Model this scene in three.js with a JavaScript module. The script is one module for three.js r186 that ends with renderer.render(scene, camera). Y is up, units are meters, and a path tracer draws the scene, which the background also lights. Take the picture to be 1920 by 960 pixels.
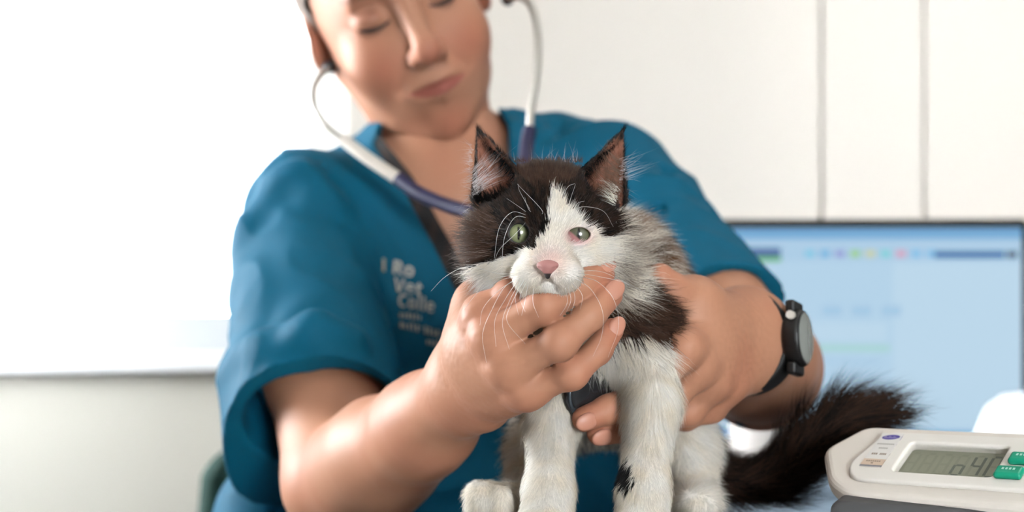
import * as THREE from 'three';
import { mergeGeometries } from 'three/addons/utils/BufferGeometryUtils.js';
import { RoundedBoxGeometry } from 'three/addons/geometries/RoundedBoxGeometry.js';
import { ImprovedNoise } from 'three/addons/math/ImprovedNoise.js';
import { FontLoader } from 'three/addons/loaders/FontLoader.js';
import { RectAreaLightUniformsLib } from 'three/addons/lights/RectAreaLightUniformsLib.js';

// ------------------------------------------------------------------ camera, sky, lights, exposure
const F = 2637, CY = 1.055;                                   // focal length in pixels of the 1920 x 960 frame, height of the lens
const scene = new THREE.Scene();
const camera = new THREE.PerspectiveCamera(2 * Math.atan(480 / F) * 180 / Math.PI, 2, 0.05, 60);
camera.position.set(0, CY, 0);
camera.lookAt(0, CY, -1);
camera.focus = 0.728;
camera.userData.fStop = 5.2;
scene.background = new THREE.Color(0.93, 0.97, 1.0);          // bright overcast sky
scene.backgroundIntensity = 135;
const renderer = new THREE.WebGLRenderer({ antialias: true });
renderer.toneMapping = THREE.LinearToneMapping;
renderer.toneMappingExposure = 0.42;
renderer.shadowMap.enabled = true;
RectAreaLightUniformsLib.init();
const PANEL_LIGHT = 16;                                        // brightness of the ceiling panels

// ------------------------------------------------------------------ helpers
const V = (x, y, z) => new THREE.Vector3(x, y, z);
const at = (px, py, d) => V((px - 960) / F * d, CY - (py - 480) / F * d, -d);   // a pixel of the frame and its distance give a point
function seeded(a) { return () => { a |= 0; a = a + 0x6D2B79F5 | 0; let t = Math.imul(a ^ a >>> 15, 1 | a); t = t + Math.imul(t ^ t >>> 7, 61 | t) ^ t; return ((t ^ t >>> 14) >>> 0) / 4294967296; }; }
const perlin = new ImprovedNoise();
const noise = (x, y, z) => perlin.noise(x + 31.7, y + 17.3, z + 53.1);
const clamp = (x, a = 0, b = 1) => Math.min(b, Math.max(a, x));
const mix = (a, b, t) => a + (b - a) * t;
const step = (a, b, x) => { const t = clamp((x - a) / (b - a)); return t * t * (3 - 2 * t); };
const toLin = (c) => { c /= 255; return c <= 0.04045 ? c / 12.92 : Math.pow((c + 0.055) / 1.055, 2.4); };
const rgb = (r, g, b) => [toLin(r), toLin(g), toLin(b)];
const mixc = (a, b, t) => [mix(a[0], b[0], t), mix(a[1], b[1], t), mix(a[2], b[2], t)];
const col = (r, g, b) => new THREE.Color().setRGB(toLin(r), toLin(g), toLin(b));
const std = (r, g, b, roughness = 0.6, more = {}) => new THREE.MeshPhysicalMaterial({ color: col(r, g, b), roughness, ...more });
const names = new Map();
const numbered = (n) => { const k = names.get(n) || 0; names.set(n, k + 1); return k ? n + '_' + String(k).padStart(3, '0') : n; };
function shade(o) { o.traverse((m) => { if (m.isMesh) { m.castShadow = true; m.receiveShadow = true; } }); return o; }
function obj(name, geometry, material, parent) { const m = new THREE.Mesh(geometry, material); m.name = parent ? name : numbered(name); m.castShadow = m.receiveShadow = true; (parent || scene).add(m); return m; }
function tag(o, label, category, group) { o.userData.label = label; o.userData.category = category; if (group) o.userData.group = group; return o; }
function thing(name, label, category, group) { const g = new THREE.Group(); g.name = numbered(name); scene.add(g); return tag(g, label, category, group); }
function structure(name, geometry, material, label) { const m = obj(name, geometry, material); m.userData.kind = 'structure'; if (label) m.userData.label = label; return m; }
const box = (w, h, d, x = 0, y = 0, z = 0) => new THREE.BoxGeometry(w, h, d).translate(x, y, z);
const rbox = (w, h, d, r, x = 0, y = 0, z = 0, s = 3) => new RoundedBoxGeometry(w, h, d, s, r).translate(x, y, z);
const spline = (pts) => new THREE.CatmullRomCurve3(pts, false, 'centripetal');
function tube(pts, r, n = 40, k = 12) {                        // swept round tube; r is a number or a function of 0..1
  const c = spline(pts), fr = c.computeFrenetFrames(n), pos = [], nor = [], idx = [];
  for (let i = 0; i <= n; i++) {
    const p = c.getPointAt(i / n), R = typeof r === 'function' ? r(i / n) : r;
    for (let j = 0; j <= k; j++) {
      const a = j / k * 2 * Math.PI, q = fr.normals[i].clone().multiplyScalar(Math.cos(a)).addScaledVector(fr.binormals[i], Math.sin(a));
      pos.push(p.x + q.x * R, p.y + q.y * R, p.z + q.z * R); nor.push(q.x, q.y, q.z);
      if (i < n && j < k) { const o = i * (k + 1) + j; idx.push(o, o + 1, o + k + 1, o + 1, o + k + 2, o + k + 1); }
    }
  }
  for (const e of [0, n]) {                                    // closed ends
    const p = c.getPointAt(e / n), t = c.getTangentAt(e / n).multiplyScalar(e ? 1 : -1), o = pos.length / 3;
    pos.push(p.x, p.y, p.z); nor.push(t.x, t.y, t.z);
    for (let j = 0; j < k; j++) { const a = e * (k + 1) + j; e ? idx.push(o, a, a + 1) : idx.push(o, a + 1, a); }
  }
  const g = new THREE.BufferGeometry();
  g.setAttribute('position', new THREE.Float32BufferAttribute(pos, 3)); g.setAttribute('normal', new THREE.Float32BufferAttribute(nor, 3)); g.setIndex(idx);
  return g;
}
// a basis matrix from an origin, an x axis and an approximate y axis
function frame(o, x, y) { const X = x.clone().normalize(), Z = X.clone().cross(y).normalize(), Y = Z.clone().cross(X); return new THREE.Matrix4().makeBasis(X, Y, Z).setPosition(o); }
const put = (o, m) => { o.matrix.copy(m); o.matrix.decompose(o.position, o.quaternion, o.scale); return o; };

// ------------------------------------------------------------------ distance fields: smooth shapes for bodies and cloth
function cone(a, b, r1, r2) {
  const ax = a.x, ay = a.y, az = a.z, bx = b.x - ax, by = b.y - ay, bz = b.z - az, l = 1 / (bx * bx + by * by + bz * bz), dr = r2 - r1;
  return (x, y, z) => {
    x -= ax; y -= ay; z -= az;
    let h = (x * bx + y * by + z * bz) * l; h = h < 0 ? 0 : h > 1 ? 1 : h;
    const u = x - bx * h, v = y - by * h, w = z - bz * h;
    return Math.sqrt(u * u + v * v + w * w) - r1 - dr * h;
  };
}
function ellipsoid(c, rx, ry, rz, q) {                         // q turns the ellipsoid's own axes
  const i = q ? q.clone().invert() : null, e = i && new THREE.Matrix4().makeRotationFromQuaternion(i).elements;
  return (x, y, z) => {
    x -= c.x; y -= c.y; z -= c.z;
    if (e) { const X = e[0] * x + e[4] * y + e[8] * z, Y = e[1] * x + e[5] * y + e[9] * z; z = e[2] * x + e[6] * y + e[10] * z; x = X; y = Y; }
    const u = x / rx, v = y / ry, w = z / rz, k0 = Math.sqrt(u * u + v * v + w * w), k1 = Math.sqrt(u * u / rx / rx + v * v / ry / ry + w * w / rz / rz);
    return k1 < 1e-9 ? -Math.min(rx, ry, rz) : k0 * (k0 - 1) / k1;
  };
}
const ball = (c, r) => (x, y, z) => Math.sqrt((x - c.x) ** 2 + (y - c.y) ** 2 + (z - c.z) ** 2) - r;
const smin = (a, b, k) => { const h = Math.max(k - Math.abs(a - b), 0) / k; return Math.min(a, b) - h * h * k * 0.25; };
const smax = (a, b, k) => -smin(-a, -b, k);
// parts: [field, blend, sign]; sign -1 cuts away
function blend(parts) {
  return (x, y, z) => {
    let d = 1e3;
    for (const [f, k, s] of parts) d = s === -1 ? smax(d, -f(x, y, z), k) : d > 999 ? f(x, y, z) : smin(d, f(x, y, z), k);
    return d;
  };
}
function gradient(f, x, y, z, e = 4e-4) {
  const a = f(x + e, y - e, z - e), b = f(x - e, y - e, z + e), c = f(x - e, y + e, z - e), d = f(x + e, y + e, z + e);
  const gx = a - b - c + d, gy = -a - b + c + d, gz = -a + b - c + d, l = Math.hypot(gx, gy, gz) || 1;
  return [gx / l, gy / l, gz / l];
}
// surface of a distance field inside the box lo..hi by surface nets; paint(x, y, z, normal) gives linear vertex colours
function skinOf(f, lo, hi, cell, paint, slack = 1.35) {
  const nx = Math.ceil((hi.x - lo.x) / cell) + 1, ny = Math.ceil((hi.y - lo.y) / cell) + 1, nz = Math.ceil((hi.z - lo.z) / cell) + 1, B = 5;
  const val = new Float32Array(nx * ny * nz), half = B * cell * 0.87 * slack;
  for (let k = 0; k < nz; k += B) for (let j = 0; j < ny; j += B) for (let i = 0; i < nx; i += B) {
    const c = (B - 1) / 2, d = f(lo.x + (i + c) * cell, lo.y + (j + c) * cell, lo.z + (k + c) * cell), far = Math.abs(d) > half;
    for (let kk = k; kk < Math.min(k + B, nz); kk++) for (let jj = j; jj < Math.min(j + B, ny); jj++) for (let ii = i; ii < Math.min(i + B, nx); ii++)
      val[(kk * ny + jj) * nx + ii] = far ? d : f(lo.x + ii * cell, lo.y + jj * cell, lo.z + kk * cell);
  }
  const at_ = new Int32Array(nx * ny * nz).fill(-1), pos = [], idx = [], C = [0, 1, nx, nx + 1, nx * ny, nx * ny + 1, nx * ny + nx, nx * ny + nx + 1];
  const E = [[0, 1], [2, 3], [4, 5], [6, 7], [0, 2], [1, 3], [4, 6], [5, 7], [0, 4], [1, 5], [2, 6], [3, 7]];
  for (let k = 0; k < nz - 1; k++) for (let j = 0; j < ny - 1; j++) for (let i = 0; i < nx - 1; i++) {
    const o = (k * ny + j) * nx + i;
    let m = 0;
    for (let c = 0; c < 8; c++) if (val[o + C[c]] < 0) m |= 1 << c;
    if (m === 0 || m === 255) continue;
    let sx = 0, sy = 0, sz = 0, n = 0;
    for (const [p, q] of E) if (((m >> p) ^ (m >> q)) & 1) {
      const a = val[o + C[p]], b = val[o + C[q]], t = a / (a - b);
      sx += mix(p & 1, q & 1, t); sy += mix(p >> 1 & 1, q >> 1 & 1, t); sz += mix(p >> 2, q >> 2, t); n++;
    }
    at_[o] = pos.length / 3;
    pos.push(lo.x + (i + sx / n) * cell, lo.y + (j + sy / n) * cell, lo.z + (k + sz / n) * cell);
  }
  const quad = (a, b, c, d, flip) => { if (a < 0 || b < 0 || c < 0 || d < 0) return; flip ? idx.push(a, c, b, a, d, c) : idx.push(a, b, c, a, c, d); };
  for (let k = 1; k < nz - 1; k++) for (let j = 1; j < ny - 1; j++) for (let i = 1; i < nx - 1; i++) {
    const o = (k * ny + j) * nx + i, s = val[o] < 0;
    if (s !== val[o + 1] < 0) quad(at_[o - nx - nx * ny], at_[o - nx * ny], at_[o], at_[o - nx], !s);
    if (s !== val[o + nx] < 0) quad(at_[o - 1 - nx * ny], at_[o - 1], at_[o], at_[o - nx * ny], !s);
    if (s !== val[o + nx * ny] < 0) quad(at_[o - 1 - nx], at_[o - nx], at_[o], at_[o - 1], !s);
  }
  const nor = new Float32Array(pos.length), color = paint && new Float32Array(pos.length);
  for (let v = 0; v < pos.length; v += 3) {
    const n = gradient(f, pos[v], pos[v + 1], pos[v + 2], cell * 0.35), d = clamp(f(pos[v], pos[v + 1], pos[v + 2]), -cell * 0.4, cell * 0.4);
    pos[v] -= n[0] * d; pos[v + 1] -= n[1] * d; pos[v + 2] -= n[2] * d;
    nor.set(n, v);
    if (paint) color.set(paint(pos[v], pos[v + 1], pos[v + 2], n), v);
  }
  const g = new THREE.BufferGeometry();
  g.setAttribute('position', new THREE.Float32BufferAttribute(pos, 3)); g.setAttribute('normal', new THREE.BufferAttribute(nor, 3));
  if (paint) g.setAttribute('color', new THREE.BufferAttribute(color, 3));
  g.setIndex(idx);
  return g;
}
function inside(poly, x, y) { let r = false; for (let i = 0, j = poly.length - 1; i < poly.length; j = i++) { const [a, b] = poly[i], [c, d] = poly[j]; if ((b > y) !== (d > y) && x < (c - a) * (y - b) / (d - b) + a) r = !r; } return r; }
function canvas(w, h, draw) { const c = document.createElement('canvas'); c.width = w; c.height = h; const g = c.getContext('2d'); draw(g, w, h); const t = new THREE.CanvasTexture(c); t.colorSpace = THREE.SRGBColorSpace; t.magFilter = THREE.LinearFilter; return t; }
function grain(size, amount, scale, seed) {                    // grey noise for bump maps
  const d = new Uint8Array(size * size * 4), r = seeded(seed);
  for (let i = 0; i < size * size; i++) { const v = clamp(0.5 + amount * (noise((i % size) / scale, Math.floor(i / size) / scale, seed) + (r() - 0.5) * 0.5)) * 255; d.set([v, v, v, 255], i * 4); }
  const t = new THREE.DataTexture(d, size, size); t.wrapS = t.wrapT = THREE.RepeatWrapping; t.magFilter = THREE.LinearFilter; t.needsUpdate = true; return t;
}

// ------------------------------------------------------------------ the room
const wallPaint = std(232, 230, 224, 0.85), bluePaint = std(96, 106, 112, 0.85), ceilingPaint = std(240, 240, 238, 0.9), plastic = std(243, 244, 246, 0.4), cabinetPaint = std(241, 232, 221, 0.45);
const glass = new THREE.MeshPhysicalMaterial({ color: 0xffffff, roughness: 0.02, transmission: 1, thickness: 0, ior: 1.5 });
structure('floor', box(6.4, 0.1, 6.4, -0.3, -0.05, -0.4), std(92, 94, 96, 0.5), 'grey vinyl floor of the consulting room');
structure('ceiling', box(6.4, 0.1, 6.4, -0.3, 2.75, -0.4), ceilingPaint, 'white ceiling of the consulting room');
structure('wall_right', box(0.12, 2.7, 5.2, 2.66, 1.35, -0.1), bluePaint, 'grey-blue side wall');
structure('wall_back', box(3.1, 2.7, 0.12, 1.2, 1.35, -2.46), wallPaint, 'white wall behind the cupboards');
// wall behind the camera with a window opening to the right (x 0.65..1.65, y 1.0..2.1)
{
  const z = 2.5, g = mergeGeometries([box(2.45, 2.7, 0.12, -0.575, 1.35, z), box(1.05, 2.7, 0.12, 2.175, 1.35, z), box(1.0, 1.0, 0.12, 1.15, 0.5, z), box(1.0, 0.6, 0.12, 1.15, 2.4, z)]);
  structure('wall_front', g, bluePaint, 'grey-blue wall with a window facing the examination table');
  const w = structure('window_2', mergeGeometries([box(1.0, 0.05, 0.07, 1.15, 1.025, z), box(1.0, 0.05, 0.07, 1.15, 2.075, z), ...[0.675, 1.625].map((x) => box(0.05, 1.0, 0.07, x, 1.55, z))]), plastic, 'white window facing the examination table');
  obj('pane', box(0.9, 1.0, 0.008, 1.15, 1.55, z), glass, w);
}
// tall white panel added to keep side-window light off the cupboards
structure('shade_panel_1', box(0.03, 2.7, 0.6, -0.196, 1.35, -2.11), cabinetPaint, 'added tall white panel shading the cupboards from the side window');
// the window wall, its right end nearer: built along x in its own frame, then turned
const wallLeft = new THREE.Matrix4().makeRotationY(0.16).setPosition(-0.14, 0, -2.4);
{
  // local x runs 0 .. -1.9 to the left; opening x -0.03..-1.6
  const put_ = (g) => g.applyMatrix4(wallLeft), sill = 0.880;
  structure('wall_left', put_(mergeGeometries([box(0.36, 2.7, 0.22, 0.15, 1.35, -0.11), box(0.3, 2.7, 0.22, -1.75, 1.35, -0.11), box(1.57, sill - 0.02, 0.22, -0.815, sill / 2 - 0.01, -0.11), box(1.57, 0.3, 0.22, -0.815, 2.55, -0.11)])), std(203, 199, 189, 0.8), 'off-white wall below the bright window');
  const w = structure('window_1', put_(mergeGeometries([box(1.57, 0.07, 0.05, -0.815, 0.922, -0.03), box(1.57, 0.05, 0.06, -0.815, 0.92, -0.17), box(1.57, 0.05, 0.06, -0.815, 2.375, -0.17), ...[-0.055, -1.575].map((x) => box(0.05, 1.4, 0.06, x, 1.66, -0.17))])), std(206, 210, 215, 0.5), 'bright overexposed window with white frame');
  obj('pane', put_(box(1.47, 1.4, 0.008, -0.815, 1.66, -0.17)), glass, w);
  obj('roller_blind', put_(new THREE.PlaneGeometry(1.52, 1.47).translate(-0.815, 1.69, -0.13)), new THREE.MeshPhysicalMaterial({ color: col(250, 251, 253), roughness: 1, transmission: 0.16, thickness: 0, side: THREE.DoubleSide }), w).userData.label = 'lowered white roller blind';
  obj('window_sill', put_(rbox(1.62, 0.03, 0.26, 0.006, -0.815, sill, -0.095)), std(244, 245, 247, 0.35), w);
}
// side wall with a second bright window beside the vet (z -2.35..-1.15, y 0.9..2.4)
{
  const x = -1.75, g = mergeGeometries([box(0.14, 2.7, 0.75, x, 1.35, -2.725), box(0.14, 2.7, 3.75, x, 1.35, 0.725), box(0.14, 0.9, 1.2, x, 0.45, -1.75), box(0.14, 0.3, 1.2, x, 2.55, -1.75)]);
  structure('wall_side', g, bluePaint, 'grey-blue side wall with a tall window beside the vet');
  const w = structure('window_3', mergeGeometries([box(0.07, 0.05, 1.2, x, 0.925, -1.75), box(0.07, 0.05, 1.2, x, 2.375, -1.75), ...[-2.325, -1.175].map((z) => box(0.07, 1.4, 0.05, x, 1.65, z))]), plastic, 'white framed window in the side wall');
  obj('pane', box(0.008, 1.4, 1.1, x, 1.65, -1.75), glass, w);
}

// ceiling panels: a glowing diffuser and an area light of the same size below it
for (const [x, z] of [[-0.9, 0.3], [0.9, 0.3], [0.9, -1.35]]) {
  const p = thing('ceiling_panel', 'square white LED panel in the ceiling', 'ceiling light', 'ceiling panels');
  p.position.set(x, 2.69, z);
  obj('frame', mergeGeometries([box(0.62, 0.02, 0.02, 0, 0, 0.3), box(0.62, 0.02, 0.02, 0, 0, -0.3), box(0.02, 0.02, 0.58, 0.3, 0, 0), box(0.02, 0.02, 0.58, -0.3, 0, 0)]), plastic, p);
  obj('light_diffuser', box(0.58, 0.01, 0.58, 0, 0.003, 0), new THREE.MeshStandardMaterial({ color: 0xffffff, emissive: new THREE.Color(1, 0.97, 0.92), emissiveIntensity: 1.2 }), p);
  const l = new THREE.RectAreaLight(new THREE.Color(1, 0.94, 0.86), PANEL_LIGHT, 0.58, 0.58);
  l.position.set(x, 2.675, z); l.lookAt(x, 0, z); scene.add(l);
}

// wall cupboards: carcass and doors
{
  const X = (px) => (px - 960) / F * 2.0, bottom = CY + (480 - 424) / F * 2.0, edges = [725, 1540, 1732, 2150, 2600];
  for (let i = 0; i < edges.length - 1; i++) {
    const a = X(edges[i]), b = X(edges[i + 1]), h = 0.95, labels = ['wide white wall cupboard behind the vet\'s shoulder', 'narrow white wall cupboard between two wide ones', 'white wall cupboard above the computer monitor', 'white wall cupboard next to the side wall'];
    const c = thing('wall_cupboard', labels[i], 'cupboard', 'wall cupboards');
    c.position.set((a + b) / 2, bottom, -2.2);
    const w = b - a - 0.001;
    obj('carcass', mergeGeometries([box(w, 0.018, 0.37, 0, 0.009, 0), box(w, 0.018, 0.37, 0, h - 0.009, 0), box(0.018, h, 0.37, -w / 2 + 0.009, h / 2, 0), box(0.018, h, 0.37, w / 2 - 0.009, h / 2, 0), box(w, h, 0.008, 0, h / 2, -0.181)]), cabinetPaint, c);
    obj('door', rbox(w - 0.002, h - 0.004, 0.018, 0.002, 0, h / 2, 0.195), cabinetPaint, c);
  }
}
// desk along the back wall
{
  const d = thing('desk', 'grey-blue desk under the computer monitor', 'desk');
  d.position.set(1.32, 0, -1.88);
  obj('desktop', rbox(2.4, 0.03, 0.9, 0.004, 0, 0.775, 0), std(120, 135, 150, 0.5), d);
  for (const x of [-1.15, 0, 1.15]) obj('side_panel', box(0.025, 0.76, 0.8, x, 0.38, 0), std(225, 225, 222, 0.6), d);
}
// computer monitor
{
  const m = thing('computer_monitor', 'black computer monitor with a pale blue screen behind the vet', 'monitor');
  const L = at(1285, 428, 1.8), R = at(1906, 428, 1.8), w = R.x - L.x, h = w * 0.64;
  m.position.set((L.x + R.x) / 2, L.y - h, -1.8); m.rotation.y = -0.1;
  const black = std(9, 10, 11, 0.75);
  obj('casing', rbox(w + 0.016, h + 0.03, 0.035, 0.006, 0, h / 2 - 0.003, -0.02), black, m);
  const pic = canvas(1024, 676, (g, W, H) => {
    g.fillStyle = '#bcdcf3'; g.fillRect(0, 0, W, H);
    g.fillStyle = '#79b1de'; g.fillRect(0, 0, W, 34);
    g.fillStyle = '#b4d6f0'; g.fillRect(0, 34, W, 70);
    g.fillStyle = '#5878a8'; g.fillRect(170, 62, 128, 34); g.fillStyle = '#6fc06f'; g.fillRect(220, 92, 80, 14);
    ['#8ad0ee', '#7fbbe8', '#9fa4df', '#a6d98f', '#d5d9a8', '#8adbe0', '#e3a9c4', '#8cc7f2', '#8cc7f2'].forEach((c, i) => { g.fillStyle = c; g.fillRect(372 + i * 46, 70, 30, 22); });
    g.fillStyle = '#2a6aa6'; g.fillRect(764, 74, 210, 20); g.fillStyle = '#456'; g.fillRect(980, 74, 30, 20);
    g.fillStyle = '#a9cdec'; g.fillRect(890, 142, 96, 32);
    g.fillStyle = '#c4e1f5'; g.fillRect(640, 110, 384, 566); g.fillRect(380, 300, 240, 60);
    g.fillStyle = '#aed2ee'; for (let i = 0; i < 3; i++) g.fillRect(424 + i * 90, 246, 60, 34);
    g.fillStyle = '#b2e0dc'; g.fillRect(400, 372, 230, 20); g.fillStyle = '#b3d6f0'; for (let i = 0; i < 5; i++) g.fillRect(400, 420 + i * 44, 200 - i * 17, 12);
    g.fillStyle = '#86b9e2'; g.fillRect(0, 640, W, 36);
  });
  const screen = obj('screen', new THREE.PlaneGeometry(w, h).translate(0, h / 2, 0.0005), new THREE.MeshPhysicalMaterial({ color: 0x050505, roughness: 0.6, specularIntensity: 0.3, emissive: 0xffffff, emissiveMap: pic, emissiveIntensity: 2.1 }), m);
  screen.userData.label = 'pale blue screen showing a blurred records page';
  const l = new THREE.RectAreaLight(new THREE.Color(0.72, 0.86, 1), 0.5, w, h); l.position.copy(m.position).add(V(0, h / 2, 0.004)); l.lookAt(l.position.clone().add(V(Math.sin(-0.1), 0, 1))); scene.add(l);
  obj('stand', mergeGeometries([rbox(0.06, Math.max(0.02, m.position.y - 0.79) + 0.08, 0.03, 0.01, 0, -(m.position.y - 0.79) / 2 + 0.042, -0.05), rbox(0.24, 0.012, 0.17, 0.005, 0, 0.796 - m.position.y, -0.03)]), black, m);
}
// white tub on the desk, under the forearm
{
  const t = thing('plastic_tub', 'round white plastic tub with lid on the desk beneath the elbow', 'tub');
  t.position.copy(at(1432, 905, 1.55)); t.position.y = 0.79;
  const s = 1.55 / F, top = at(0, 782, 1.55).y - 0.79, p = (r, y) => new THREE.Vector2(r * s, y);
  obj('pot', new THREE.LatheGeometry([p(0, 0), p(50, 0), p(54, 0.003), p(58, top * 0.55), p(0, top * 0.55)], 48), std(196, 188, 182, 0.5), t);
  obj('lid', new THREE.LatheGeometry([p(0, top * 0.5), p(63, top * 0.5), p(65, top * 0.53), p(65, top * 0.92), p(61, top), p(0, top)], 48), std(200, 192, 186, 0.5), t);
}
// white desktop device and a dark pot behind the scale
{
  const s = 1.56 / F, sh = new THREE.Shape([[-85, -70], [-58, -12], [-30, 8], [10, 14], [220, 14], [220, -70]].map(([x, y]) => new THREE.Vector2(x * s, y * s)));
  const o = tag(obj('card_printer', new THREE.ExtrudeGeometry(sh, { depth: 0.12, bevelEnabled: true, bevelSize: 0.004, bevelThickness: 0.004, bevelSegments: 3 }), std(246, 247, 250, 0.4)), 'white plastic desktop device with a sloped side behind the scale', 'device');
  o.position.copy(at(1912, 754, 1.56)).add(V(0, 0, -0.12));
  const stand = tag(obj('device_stand', mergeGeometries([rbox(0.24, 0.012, 0.2, 0.004, 0.05, 0.006, 0), rbox(0.1, 0.1, 0.1, 0.006, 0.06, 0.06, 0)]), std(60, 62, 66, 0.6)), 'low grey stand under the white desktop device', 'stand');
  stand.position.set(o.position.x, 0.79, -1.5);
  stand.scale.y = (o.position.y - 70 * s - 0.79 - 0.004) / 0.11;
  o.position.z = -1.56; 
}
// green chair
{
  const c = thing('office_chair', 'dark green upholstered office chair behind the vet', 'chair');
  const g = std(10, 48, 40, 0.9, { sheen: 0.4, sheenColor: col(60, 110, 95), sheenRoughness: 0.5 }), b = at(455, 905, 1.5);
  c.position.set(-0.225, 0, b.z - 0.1);
  const top = at(0, 838, 1.64).y, bg = new RoundedBoxGeometry(0.34, 0.44, 0.07, 8, 0.034).translate(0, top - 0.22, -0.06);
  const P = bg.attributes.position; for (let i = 0; i < P.count; i++) { const x = P.getX(i), y = P.getY(i), k = clamp((y - top + 0.2) / 0.2); P.setX(i, x * (1 - 0.28 * k * k)); P.setZ(i, P.getZ(i) + 0.6 * x * x); } bg.computeVertexNormals();
  obj('backrest', bg, g, c);
  obj('seat', rbox(0.44, 0.07, 0.34, 0.03, 0, 0.46, 0.1, 6), g, c);
  obj('back_support', rbox(0.06, 0.45, 0.02, 0.008, 0, 0.62, -0.1), std(25, 25, 27, 0.5), c);
  obj('gas_column', new THREE.CylinderGeometry(0.025, 0.025, 0.36, 20).translate(0, 0.25, 0.05), std(30, 30, 32, 0.4), c);
  for (let k = 0; k < 5; k++) { const a = k / 5 * 2 * Math.PI; obj('foot', rbox(0.26, 0.03, 0.045, 0.01, 0.14, 0.07, 0).rotateY(a).translate(0, 0, 0.05), std(25, 25, 27, 0.5), c); obj('caster', new THREE.SphereGeometry(0.027, 16, 12).translate(0.26 * Math.cos(a), 0.027, 0.05 - 0.26 * Math.sin(a)), std(20, 20, 20, 0.5), c); }
}

// ------------------------------------------------------------------ examination table and weighing scale
{
  const t = thing('examination_table', 'white-topped examination table the kitten stands on', 'table');
  t.position.set(0.1, 0, -0.51);
  obj('tabletop', rbox(1.3, 0.03, 0.66, 0.008, 0, 0.885, 0), std(205, 205, 203, 0.5), t);
  for (const x of [-0.58, 0.58]) for (const z of [-0.26, 0.26]) obj('leg', box(0.04, 0.87, 0.04, x, 0.435, z), std(170, 172, 175, 0.3, { metalness: 0.8 }), t);
}
{
  const s = thing('weighing_scale', 'cream digital weighing scale with display panel and green buttons', 'scale');
  const A = at(1672, 882, 0.76), B = at(1850, 893, 0.728), C = at(1713, 828, 0.782);
  const M = frame(A, B.clone().sub(A), C.clone().sub(A)), inv = M.clone().invert(), eye = V(0, CY, 0);
  const uv = (px, py, lift = 0) => { const o = eye.clone().applyMatrix4(inv), d = at(px, py, 1).applyMatrix4(inv).sub(o), k = (lift - o.z) / d.z; return new THREE.Vector2(o.x + d.x * k, o.y + d.y * k); };
  put(s, M);
  const round = (pts, r) => {                                  // polygon with rounded corners
    const sh = new THREE.Shape(), n = pts.length;
    pts.forEach((p, i) => { const a = pts[(i + n - 1) % n], b = pts[(i + 1) % n], ra = Math.min(r, a.distanceTo(p) * 0.45), rb = Math.min(r, b.distanceTo(p) * 0.45), s1 = p.clone().lerp(a, ra / a.distanceTo(p)), s2 = p.clone().lerp(b, rb / b.distanceTo(p)); i ? sh.lineTo(s1.x, s1.y) : sh.moveTo(s1.x, s1.y); sh.quadraticCurveTo(p.x, p.y, s2.x, s2.y); });
    sh.closePath(); return sh;
  };
  const slab = (pts, r, z0, z1, bev, mat, name, parent = s, holes = []) => { const sh = round(pts, r); for (const h of holes) sh.holes.push(round(h, 0.003)); return obj(name, new THREE.ExtrudeGeometry(sh, { depth: z1 - z0 - 2 * bev, bevelEnabled: bev > 0, bevelSize: bev, bevelThickness: bev, bevelOffset: -bev, bevelSegments: 4, curveSegments: 8 }).translate(0, 0, z0 + bev), mat, parent); };
  const cream = std(232, 224, 214, 0.42), W = (pts) => pts.map(([x, y]) => uv(x, y));
  const right = 0.125;
  const o1 = uv(1623, 790), o2 = uv(1540, 834), o3 = uv(1541, 905), o4 = uv(1600, 912);
  const bottomY = o4.y - 0.004;
  const lcd = [uv(1672, 882), uv(1850, 893), uv(1900, 838), uv(1713, 828)].map((p) => p.clone()), f1 = uv(1660, 808), f2 = uv(1590, 868), f3 = uv(1596, 893);
  const lx0 = 0, lx1 = (lcd[1].x + lcd[2].x) / 2, ly1 = lcd[3].y;
  const lcdRect = [[lx0, 0], [lx1, 0], [lx1, ly1], [lx0, ly1]].map(([x, y]) => new THREE.Vector2(x, y));
  slab([new THREE.Vector2(o1.x, o1.y), new THREE.Vector2(o2.x, o2.y), new THREE.Vector2(o3.x, bottomY + 0.012), new THREE.Vector2(o3.x + 0.016, bottomY), new THREE.Vector2(right, bottomY), new THREE.Vector2(right, o1.y)], 0.008, -0.014, -0.0022, 0.0045, cream, 'housing', s, [lcdRect]);
  slab([new THREE.Vector2(f1.x, f1.y), new THREE.Vector2(f2.x, f2.y), new THREE.Vector2(f3.x, bottomY + 0.012), new THREE.Vector2(0.105, bottomY + 0.012), new THREE.Vector2(0.112, f1.y)], 0.009, -0.008, 0, 0.0016, std(240, 235, 227, 0.38), 'panel', s, [lcdRect]);
  const dig = canvas(512, 256, (g, Wd, H) => {
    g.fillStyle = '#a3a792'; g.fillRect(0, 0, Wd, H);
    const seg = (x, y, w, h, on, c) => { g.fillStyle = c; const t = 14; const S = { a: [x + t, y, w - 2 * t, t], b: [x + w - t, y + t, t, h / 2 - t], c: [x + w - t, y + h / 2, t, h / 2 - t], d: [x + t, y + h - t, w - 2 * t, t], e: [x, y + h / 2, t, h / 2 - t], f: [x, y + t, t, h / 2 - t], g: [x + t, y + h / 2 - t / 2, w - 2 * t, t] }; for (const k of on) g.fillRect(...S[k]); };
    for (let i = 0; i < 6; i++) seg(20 + i * 80, 36, 60, 160, 'abcdefg', '#979b86');
    seg(260, 36, 60, 160, 'cdeg', '#667066'); seg(340, 36, 60, 160, 'bcfg', '#667066'); seg(420, 36, 60, 160, 'abcdef', '#667066');
  });
  const lg = new THREE.PlaneGeometry(lx1 + 0.004, ly1 + 0.004).translate(lx1 / 2, ly1 / 2, -0.005);
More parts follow.
